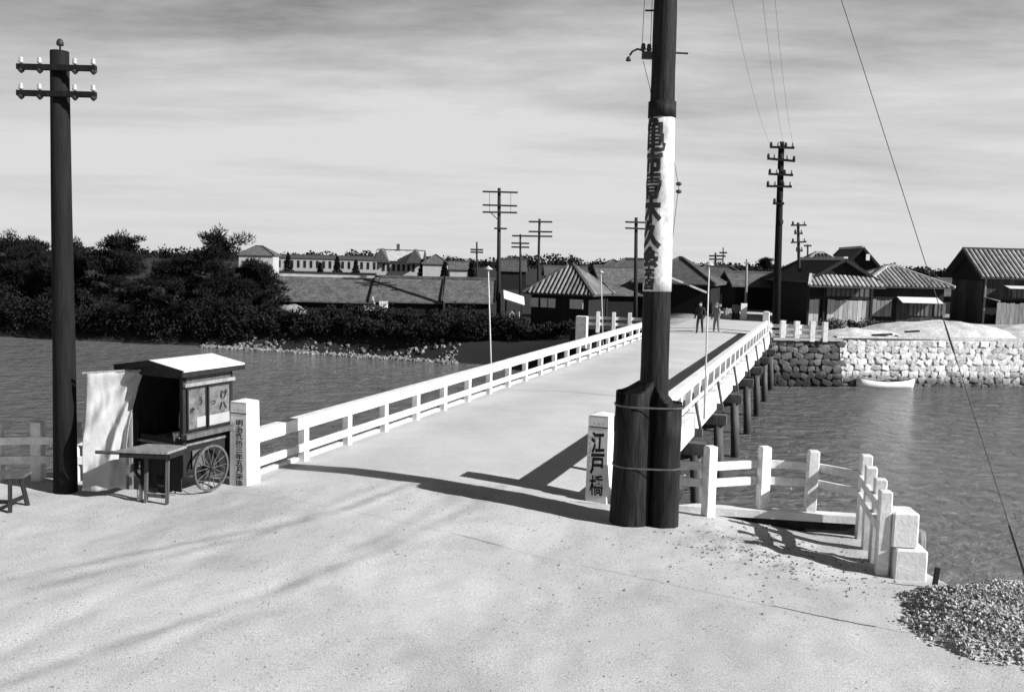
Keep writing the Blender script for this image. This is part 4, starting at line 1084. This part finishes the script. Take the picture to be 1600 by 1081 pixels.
# tall dark gabled house
YE = 62; e0_ = AT(1541, 432, YE)
r3, W3, _ = house('riverside_house', 'tall dark gabled house with a steep ribbed roof at the sand heaps', (e0_.x+6.0, YE+2.9), R(-2), 11.4, 5.0, 0, 3.25, 5.2, 'gable', 'tile', over=.5, spacing=.33)
awning(r3, W3, -4.4, 2.5, -2.52, 2.75, .9, .2)
boards(r3, W3, -5.0, 3.0, -3.05, .0, 1.5, .33, 'grey_timber')
MB().beam(W3(-5.7, -2.6, 1.9), W3(-4.9, -3.2, 1.62), .5, .06).build('lean_to_roof', M['grey_timber'], r3)
MB().post(W3(-5.65, -2.6, 0), .12, .12, 3.2, .01).build('corner_post', M['grey_timber'], r3)
boards(r2, W2, -(l1.x-l0.x)/2+2.4, (l1.x-l0.x)/2-.55, -2.33, 0, 1.75, .34, 'wall_board')
window(r2, W2, .3, 1.5, -2.36, .7, 1.55, 'pane_dark', 4); window(r2, W2, 1.9, 2.6, -2.36, .7, 1.55, 'pane_dark', 2)
boards(r3, W3, -5.55, 5.6, -2.52, 1.7, 3.2, .36, 'wall_board')
window(r3, W3, -3.8, -1.2, -2.56, 1.85, 2.5, 'pane_dark', 7)
for k in range(12): MB().beam(W3(-5.72, -2.2+k*.4, 0), W3(-5.72, -2.2+k*.4, 3.0), .03, .36, up=(W3(0, 1, 0)-W3(0, 0, 0))).build('board', M['wall_board'], r3)
window(r1, Wp, -wA/2+1.15, wA/2-.2, .47, 1.85, 2.35, 'pane_dark', 8)
# houses behind
p = AT(1300, 430, 68)
house('riverside_house', 'big dark hip-roofed house rising behind the boarded house', (p.x, 71), R(0), 6.4, 6.0, 0, 2.6, 4.75, 'hip', 'tile_dark', over=.4, ridge_mat='tile')
p = AT(1356, 430, 74)
r5, W5, _ = house('riverside_house', 'house with a steep bright-edged gable behind the awninged roof', (p.x, 78), R(84), 7, 2.9, 0, 3.5, 5.35, 'gable', 'tile_dark', over=.25, ridge_mat='ridge', rows=False)
q = AT(1356, 402, 73.6); o = MB().box((q.x, q.y, q.z), (.3, .06, .5)).build('gable_vent', M['plaster'], r5)
for px, py, Y, L_, W_, e_, r_ in ((1470, 446, 76, 4.5, 4, 1.6, 2.9),):
    p = AT(px, py, Y); house('small_house', 'low dark roof with chimney pots between two riverside houses', (p.x, Y+2), R(8), L_, W_, 0, e_, r_, 'gable', 'tile_dark', rows=False)
# across the road, far right: low grey-roofed house
p = AT(1208, 437, 72); house('roadside_house', 'long low grey roof over a dark wall facing the road end', (p.x, 75), R(2), 5.6, 4, 0, 2.0, 3.05, 'gable', 'thatch', rows=False)
# left of the road end
p = AT(1072, 440, 66); r6, W6, _ = house('roadside_house', 'black-roofed house beside the road end with pale gable edge', (p.x, 68.5), R(-20), 5.4, 5.4, 0, 2.2, 4.05, 'hip', 'tile_dark', over=.4, rows=False)
a_, b_ = AT(1046, 433, 63), AT(1104, 457, 63); MB().beam(a_, b_, .2, .14).build('verge_board', M['ridge'], r6)
p = AT(1132, 440, 84); house('roadside_house', 'dark low house hiding the bend at the end of the road', (p.x, 87), R(-10), 7.0, 5, 0, 2.0, 3.5, 'hip', 'tile_dark', over=.4, rows=False)
p = AT(1000, 440, 80); house('roadside_house', 'dark hip-roofed house behind the thick two-armed pole', (p.x, 84), R(-8), 7.5, 6, -.5, 2.0, 3.95, 'hip', 'tile_dark', over=.4, rows=False)
# hipped tile house with white wall panels
YF = 58; l0, l1 = AT(820, 458, YF), AT(955, 461, YF)
r7, W7, _ = house('riverside_house', 'pyramid-roofed tile house with white wall panels on the low left bank', ((l0.x+l1.x)/2+.3, YF+2.2), R(-24), 4.0, 4.0, -1.2, 1.48, 3.35, 'hip', 'tile_mid', over=.45, spacing=.30)
window(r7, W7, -2.0, -1.45, -2.06, .55, 1.15); window(r7, W7, -1.3, -.25, -2.06, .55, 1.15, mull=1); window(r7, W7, .75, 1.65, -2.06, .55, 1.15)
p = AT(975, 440, 66); house('riverside_house', 'plain grey-roofed house behind the pyramid-roofed tile house', (p.x+.6, 69.2), R(12), 4.6, 5, -1, 1.25, 3.25, 'gable', 'thatch', rows=False)
# long low roofs of the left bank
for px0, px1, ry, ey, lab, rm in ((405, 583, 432, 468, 'long low grey roof with pale ridge at the edge of the pines', 'ridge'), (578, 690, 434, 470, 'middle low grey roof of the left-bank row of sheds', 'thatch'), (690, 772, 436, 471, 'last low grey roof of the left-bank row, by the braced pole', 'thatch')):
    Y = 66; a_, b_ = AT(px0, ey, Y), AT(px1, ey+1, Y); zr = AT((px0+px1)/2, ry, Y+2.9).z
    house('low_shed', lab, ((a_.x+b_.x)/2, Y+2.6), R(0), b_.x-a_.x-.5, 4.8, -1.2, a_.z, zr, 'gable', 'thatch', rows=False, over=.3, ridge_mat=rm, cat='shed')
# small white-roofed lean-to
p = AT(803, 466, 56.5); sh = thing('lean_to', (p.x, 57, -1.2), 'small lean-to with a tilted white roof beside the braced pole', 'shed')
MB().beam((p.x-.65, 56.6, p.z+.22), (p.x+.65, 56.9, p.z-.18), 1.0, .05, up=(0, -.55, 1)).build('roof', M['sheet'], sh)
for dx in (-.5, .5): MB().post((p.x+dx, 56.8, -1.4), .1, .1, p.z+1.25, .01).build('post', M['dark_timber'], sh)
MB().beam((p.x-.35, 56.95, .1), (p.x+.4, 56.95, .1), .04, .45).build('white_board', M['plaster'], sh)
# distant buildings
p0, p1 = AT(432, 405, 205), AT(590, 405, 205)
rb_, Wb, _ = house('factory_building', 'long white far-off building with many windows beyond the low roofs', ((p0.x+p1.x)/2, 209), 0, p1.x-p0.x, 8, -.5, 2.95, 3.6, 'gable', 'tile_dark', 'plaster_far', rows=False, over=.2, cat='building')
for k in range(16):
    x = -(p1.x-p0.x)/2+.7+k*(p1.x-p0.x-1.4)/15
    MB().beam(Wb(x, -4.02, .8), Wb(x, -4.02, 2.4), .08, .55, up=(1, 0, 0)).build('window', M['dark_timber'], rb_)
p0, p1 = AT(588, 410, 180), AT(657, 410, 180)
rb_, Wb, rfb = house('villa', 'pale two-gabled far-off house with a chimney', ((p0.x+p1.x)/2, 184), R(0), p1.x-p0.x, 7, -.5, 3.0, 5.1, 'gable', 'tile', 'plaster_far', rows=False, over=.5)
for sx_ in (-1, 1):
    x = sx_*(p1.x-p0.x)*.38; mb = MB(); mb.poly([Wb(x-1.7, -5.4, 2.6), Wb(x+1.7, -5.4, 2.6), Wb(x, -5.4, 5.4)]); mb.poly([Wb(x-1.7, -5.4, 2.6), Wb(x, -5.4, 5.4), Wb(x, 0, 5.4), Wb(x-1.7, 0, 2.6)]); mb.poly([Wb(x, -5.4, 5.4), Wb(x+1.7, -5.4, 2.6), Wb(x+1.7, 0, 2.6), Wb(x, 0, 5.4)]); mb.build('gable', M['tile_dark'], rb_)
for k in range(7): MB().beam(Wb(-3+k, -3.55, .9), Wb(-3+k, -3.55, 2.3), .08, .5, up=(1, 0, 0)).build('window', M['dark_timber'], rb_)
MB().box(Wb(-.6, 0, 5.6), (.6, .6, 1.6)).build('chimney', M['tile_dark'], rfb)
for px, Y, L_, W_, e_, r_, kind, wl_, lab in ((679, 170, 4.6, 5, 2.6, 4.3, 'hip', 'plaster_far', 'far-off pale house with rounded hip roof next to the villa'), (716, 150, 3.0, 4, 1.9, 3.2, 'gable', 'plaster_far', 'tiny far-off white gabled house by the thin pole'), (800, 120, 3.6, 4, 2.2, 3.7, 'gable', 'wall_dark', 'dark little far-off house behind the braced pole'), (400, 160, 6, 5, 3.4, 5.0, 'hip', 'plaster_far', 'pale far-off roof peeping over the pines'), (885, 130, 6, 4, 1.6, 2.9, 'gable', 'wall_dark', 'long dark far-off roof behind the hipped tile roof'), (960, 140, 5, 5, 2.6, 4.1, 'hip', 'wall_dark', 'dark far-off hipped roof left of the tall painted pole')):
    p = AT(px, 420, Y); house('far_house', lab, (p.x, Y+2), R(3), L_, W_, -.5, e_, r_, kind, 'tile_dark' if wl_ == 'wall_dark' else 'thatch', wl_, rows=False, over=.3)

# roadside boards and signboard at the far end
for k, (px0, px1, yb, yt, mat, lab) in enumerate(((1130, 1142, 502, 481, 'pale_timber', 'pale upright boards stacked at the roadside'), (1143, 1155, 500, 476, 'dark_timber', 'dark upright boards stacked at the roadside'), (1157, 1167, 490, 474, 'plaster', 'small white noticeboard at the roadside'))):
    p0, p1 = AT(px0, yb, 58), AT(px1, yb, 58); zt_ = AT(px0, yt, 58).z
    root = thing('board_stack', ((p0.x+p1.x)/2, 58, 0), lab, 'boards'); n = 1 if k == 2 else 4
    for j in range(n):
        x = p0.x+(p1.x-p0.x)*(j+.5)/n; MB().post((x, 58+random.uniform(-.06, .06), 0), (p1.x-p0.x)/n-.01, .05, zt_+random.uniform(-.06, .04), .005).build('board', M[mat], root)

# ------------------------------------------------------------------ people
def person(label, foot, hgt, yaw, step, mat_c, bend=0., hat=False):
    k = hgt/1.62; f = Vector((math.sin(yaw), math.cos(yaw), 0)); rt = Vector((f.y, -f.x, 0))
    def P(r_, fw, z): return foot+rt*(r_*k)+f*(fw*k)+Vector((0, 0, z*k))
    root = thing('person', foot, label, 'person')
    V = [P(0, 0, .86), P(0, .01, 1.08), P(0, .02+bend, 1.28), P(0, .03+bend, 1.38),
         P(.09, 0, .84), P(.10, step*.5+.02, .46), P(.10, step*.9, .08), P(.11, step*.9+.15, .03),
         P(-.09, 0, .84), P(-.10, -step*.3+.03, .46), P(-.10, -step, .08), P(-.11, -step+.14, .03),
         P(.17, .02+bend, 1.30), P(.24, -.05+bend, 1.05), P(.25, .08+bend, .82), P(.25, .1+bend, .74),
         P(-.17, .02+bend, 1.30), P(-.24, .0+bend, 1.05), P(-.24, .16+bend, .84), P(-.24, .2+bend, .77)]
    E_ = [(0, 1), (1, 2), (2, 3), (0, 4), (4, 5), (5, 6), (6, 7), (0, 8), (8, 9), (9, 10), (10, 11), (2, 12), (12, 13), (13, 14), (14, 15), (2, 16), (16, 17), (17, 18), (18, 19)]
    rd = [.145, .14, .15, .06, .10, .075, .05, .04, .10, .075, .05, .04, .075, .055, .045, .035, .075, .055, .045, .035]
    me = bpy.data.meshes.new('body'); me.from_pydata([tuple(v-foot) for v in V], E_, []); o = bpy.data.objects.new('body', me); COL.objects.link(o); o.parent = root
    md = o.modifiers.new('skin', 'SKIN'); ss = o.modifiers.new('sub', 'SUBSURF'); ss.levels = 1; ss.render_levels = 1
    for i, q in enumerate(me.skin_vertices[0].data): q.radius = (rd[i]*k*.9, rd[i]*k*.9); q.use_root = (i == 0)
    me.materials.append(mat_c); md.use_smooth_shade = True
    hd = MB(); c = P(0, .05+bend, 1.49); n = 10
    for i in range(7):
        a = math.pi*i/6
        for j in range(n):
            b = 2*math.pi*j/n; fl = 1.1 if math.cos(b) > 0 else 1.0; hd.v.append(tuple(c+rt*(.075*k*math.sin(a)*math.sin(b))+f*(.09*k*math.sin(a)*math.cos(b)*fl)+Vector((0, 0, .115*k*math.cos(a)))))
    for i in range(6):
        for j in range(n): a = i*n+j; b = i*n+(j+1) % n; hd.f.append((a, a+n, b+n, b))
    ho = hd.build('head', M['skin'], root, True)
    MB().tube([c+f*.085*k+Vector((0, 0, .03*k)), c+f*.12*k-Vector((0, 0, .02*k))], [.008, .016], 6).build('nose', M['skin'], ho)
    if hat: MB().lathe(c+Vector((0, 0, .06*k)), [(.16*k, 0), (.15*k, .015), (.085*k, .02), (.08*k, .09*k), (.03*k, .11*k)], 16).build('hat', M['cloth_grey'], root)
    else:
        hr = MB(); hr.lathe(c+Vector((0, 0, .03*k))-f*.012, [(.088*k, 0), (.09*k, .03*k), (.07*k, .08*k), (.03*k, .10*k)], 12); hr.build('hair', M['cloth_dark'], root, True)
    return root
fz = .06
p = G(1093, 521.5, .09); person('person in dark clothing walking over the far end of the bridge', Vector((p.x, p.y, .09)), 1.62, math.pi+.5, .17, M['cloth_dark'])
p = G(1119, 521.5, .05); person('person in pale trousers and dark jacket by the right rail', Vector((p.x, p.y, .05)), 1.58, math.pi+.9, .10, M['cloth_grey'], .04, True)

# ------------------------------------------------------------------ vegetation
def leaf_mesh(name, P, Dv, ln, wd, mat, org=(0, 0, 0)):
    P = P-np.array(tuple(org))
    n = len(P); Dv = Dv/np.linalg.norm(Dv, axis=1, keepdims=True); sd = np.cross(Dv, RNG.normal(size=(n, 3))); sd /= np.linalg.norm(sd, axis=1, keepdims=True)+1e-9
    V = np.empty((n, 3, 3)); V[:, 0] = P-sd*wd[:, None]; V[:, 1] = P+sd*wd[:, None]; V[:, 2] = P+Dv*ln[:, None]
    me = bpy.data.meshes.new(name); me.vertices.add(n*3); me.vertices.foreach_set('co', V.reshape(-1).astype(np.float32))
    me.loops.add(n*3); me.loops.foreach_set('vertex_index', np.arange(n*3, dtype=np.int32)); me.polygons.add(n); me.polygons.foreach_set('loop_start', np.arange(0, n*3, 3, dtype=np.int32))
    me.update(calc_edges=True); me.materials.append(M[mat]); return me
def pine(label, x, y, zb_, top, spread, seed, n_limb=9, dens=190, low=.12):
    rs = random.Random(seed); h = top-zb_; root = thing('pine_tree', (x, y, zb_), label, 'pine tree')
    lean = rs.uniform(-.12, .12)*h; T = [(0, 0, -.2), (lean*.3, 0, h*.3), (lean*.8, .1, h*.62), (lean, 0, h*.93)]
    MB().tube([Vector((x, y, zb_))+Vector(t) for t in T], [h*.035, h*.028, h*.018, h*.006], 8).build('trunk', M['bark'], root, True)
    pads = []; lb_ = MB()
    def tr(t):
        t *= 3; i = min(2, int(t)); return Vector((x, y, zb_))+Vector(T[i]).lerp(Vector(T[i+1]), t-i)
    for k in range(n_limb):
        f = low+(.96-low)*k/(n_limb-1); a = rs.uniform(0, 6.28); L_ = spread*(1.05-f*.72)*rs.uniform(.75, 1.2)
        for side in (0, 1):
            a += 2.2+rs.uniform(-.5, .5); p0 = tr(f*.95); d = Vector((math.cos(a), math.sin(a), 0)); e = p0+d*L_+Vector((0, 0, L_*rs.uniform(.05, .38)))
            lb_.tube([p0, p0.lerp(e, .5)+Vector((0, 0, -.05*L_)), e], [h*.010, h*.007, h*.003], 5)
            for q in (1.0, .72, .45, .22):
                c = p0.lerp(e, q)+Vector((rs.uniform(-.2, .2), rs.uniform(-.2, .2), rs.uniform(0, .25)))*L_*.5; r = spread*.20*rs.uniform(.7, 1.25)
                pads.append((c, r, r*rs.uniform(.38, .62)))
    for k in range(5): c = tr(.93+.02*k)+Vector((rs.uniform(-.3, .3), rs.uniform(-.3, .3), rs.uniform(-.1, .12)*spread))*spread*.3; pads.append((c, spread*.16, spread*.16))
    tz = max(c.z+rz_ for c, r_, rz_ in pads)
    lb_.build('limbs', M['bark'], root, True)
    PP, DD = [], []
    for c, r_, rz_ in pads:
        n = int(dens*(r_/(spread*.20))**2); u = RNG.normal(size=(n, 3)); u /= np.linalg.norm(u, axis=1, keepdims=True); rad = RNG.random(n)**.45
        pos = np.array(c)+u*rad[:, None]*np.array([r_, r_, rz_]); PP.append(pos); DD.append(u*np.array([.8, .8, .5])+np.array([0, 0, .75])+RNG.normal(size=(n, 3))*.35)
    PP = np.concatenate(PP); DD = np.concatenate(DD); n = len(PP)
    link('crown', leaf_mesh('crown', PP, DD, RNG.uniform(.14, .30, n), RNG.uniform(.02, .045, n), 'needle', wl(root)), root)
for k, (px, ty, Y, sp, lab) in enumerate(((335, 352, 58, 3.6, 'broad black pine with the highest ragged crown near the low roofs'), (188, 358, 59, 3.0, 'black pine with split crown just right of the squat telegraph pole'), (20, 364, 61, 3.3, 'black pine at the far left of the riverbank wood'),
                                 (122, 374, 60, 2.7, 'black pine standing straight behind the squat telegraph pole'), (62, 366, 63, 2.7, 'black pine between the far left pine and the squat pole'), (262, 398, 57, 2.5, 'low black pine in the dip between the two highest pines'),
                                 (400, 402, 57.5, 2.6, 'low spreading pine next to the long low grey roof'), (-45, 368, 60, 3.2, 'black pine at the outer end of the riverbank wood'))):
    t = AT(px, ty, Y); Y += 2.2; t = AT(px, ty, Y); pine(lab, t.x, Y, -1.4, t.z-.15, sp*.95, 10+k, 12, 170, .10)
# far single pine on the right
t = AT(1195, 401, 150); pine('lone umbrella-shaped pine on the far skyline beyond the road', t.x, 150, 0, t.z, 2.4, 77, 5, 160, .7)
for px, ty, Y in ((450, 399, 195), (527, 402, 197), (556, 409, 196), (660, 408, 175), (500, 412, 196), (695, 412, 160), (737, 414, 140)):
    t = AT(px, ty, Y); rs = px
    root = thing('far_tree', (t.x, Y, -.5), 'small dark conifer in front of the far-off white buildings', 'tree', 'conifers before the far buildings')
    hh = t.z+.5; n = 700; u = RNG.random(n); an = RNG.random(n)*6.28; rr = (1-u)**.8*hh*.30*np.sqrt(RNG.random(n))
    MB().tube([(t.x, Y, -.6), (t.x, Y, t.z-.3)], [.12, .04], 6).build('trunk', M['bark'], root)
    Pn = np.stack([t.x+rr*np.cos(an), Y+rr*np.sin(an), -.4+u*hh], 1); link('crown', leaf_mesh('crown', Pn, RNG.normal(size=(n, 3))+np.array([0, 0, .6]), RNG.uniform(.35, .6, n), RNG.uniform(.12, .22, n), 'needle', wl(root)), root)
def shrub(label, x, y, zb_, rx, h, group, mat='leaf', n=900, name='shrub', k=1.):
    root = thing(name, (x, y, zb_), label, 'shrub', group); mb = MB()
    for q in range(5):
        a = random.uniform(0, 6.28); mb.tube([(x, y, zb_-.1), (x+math.cos(a)*rx*.5, y+math.sin(a)*rx*.5, zb_+h*.6)], [.03, .012], 5)
    mb.build('stems', M['bark'], root)
    PP = []
    for q in range(7):
        c = np.array([x+random.gauss(0, rx*.42), y+random.gauss(0, rx*.3), zb_+h*random.uniform(.2, .75)]); m_ = n//7
        u = RNG.normal(size=(m_, 3)); u /= np.linalg.norm(u, axis=1, keepdims=True); PP.append(c+u*(RNG.random(m_)**.4)[:, None]*np.array([rx*.55, rx*.5, h*.36]))
    PP = np.concatenate(PP); PP[:, 2] = np.maximum(PP[:, 2], zb_-.05); m_ = len(PP)
    link('leaves', leaf_mesh('leaves', PP, RNG.normal(size=(m_, 3))+np.array([0, 0, .4]), RNG.uniform(.10, .24, m_)*k, RNG.uniform(.04, .08, m_)*k, mat, wl(root)), root)
GR = 'dark shrubs along the left bank'
px = 395
while px < 905:
    for Y, hh in ((54.2, 1.3), (56.5, 1.8)):
        q = AT(px+random.uniform(-8, 8), 500, Y+random.uniform(-.5, .6)+(600-px)*.006)
        e = interp(FEDGE, q.x); y = max(q.y, e+1.9); z = far_z(q.x, y)
        if px > 820 and Y > 53 and px < 960: hh = .9
        shrub('dark leafy shrub in the thicket along the left bank', q.x, y, z, random.uniform(.8, 1.25), hh*random.uniform(.8, 1.15), GR, n=900)
    px += 27
px = -30
while px < 400:
    q = AT(px, 520, 56.5+(400-px)*.004); e = interp(FEDGE, q.x); y = e+1.3; shrub('dark bush under the pines at the water edge', q.x, y, far_z(q.x, y)-.25, random.uniform(1.2, 1.7), random.uniform(2.0, 3.0), 'bushes under the pines', n=1300); px += 27
for px in range(1300, 1445, 16):
    q = AT(px, 500, 52.4+random.uniform(-.4, .5)); shrub('low weedy plant between the sand and the boarded house', q.x, q.y, 0, random.uniform(.45, .7), random.uniform(.35, .75), 'weeds below the boarded house', 'leaf_dry' if px % 3 else 'leaf', 420, 'weed', .7)
# pale spots on the dark bank: a straw heap and a stack of white planks
p = AT(452, 476, 58.5); heap('straw_heap', 'pale straw heap at the end of the long low roof', (p.x, 59, p.z-.5), 1.2, .7, .5, 'straw', 13, 'straw heap', 24)
p = AT(585, 482, 57.0); pk = thing('plank_stack', (p.x, 57, p.z-.3), 'untidy stack of white planks among the bank shrubs', 'planks')
for k in range(7): MB().beam((p.x-1.0+random.uniform(-.2, .2), 57+k*.05, p.z-.2+k*.05+random.uniform(-.1, .1)), (p.x+.9+random.uniform(-.3, .2), 57.1+k*.05, p.z-.1+k*.05+random.uniform(-.1, .15)), .18, .04).build('plank', M['plaster'], pk)
MB().beam((p.x+.1, 57.2, p.z-.2), (p.x-.15, 57.2, p.z+.75), .05, .07).build('plank', M['plaster'], pk)
MB().box((p.x+.55, 57.15, p.z+.25), (.5, .3, .42)).build('crate', M['plaster'], pk)
MB().post((p.x, 57.4, -2.0), 2.0, .6, p.z+1.75, .02).build('trestle', M['dark_timber'], pk)
# distant wood on the horizon
PP = []
for k in range(420):
    x = random.uniform(-260, 420); y = random.uniform(420, 520); hh = random.uniform(3.5, 6.5)*(1+.5*fbm(x, 0, .02, 2)); n = 60
    u = RNG.normal(size=(n, 3)); u /= np.linalg.norm(u, axis=1, keepdims=True); PP.append(np.array([x, y, hh*.5])+u*(RNG.random(n)**.4)[:, None]*np.array([5.5, 4, hh*.55]))
PP = np.concatenate(PP); n = len(PP)
o = link('distant_wood', leaf_mesh('distant_wood', PP, RNG.normal(size=(n, 3)), RNG.uniform(.8, 1.6, n), RNG.uniform(.5, 1.0, n), 'needle')); tag(o, 'dark line of far-off trees along the horizon', 'trees', None, 'stuff')
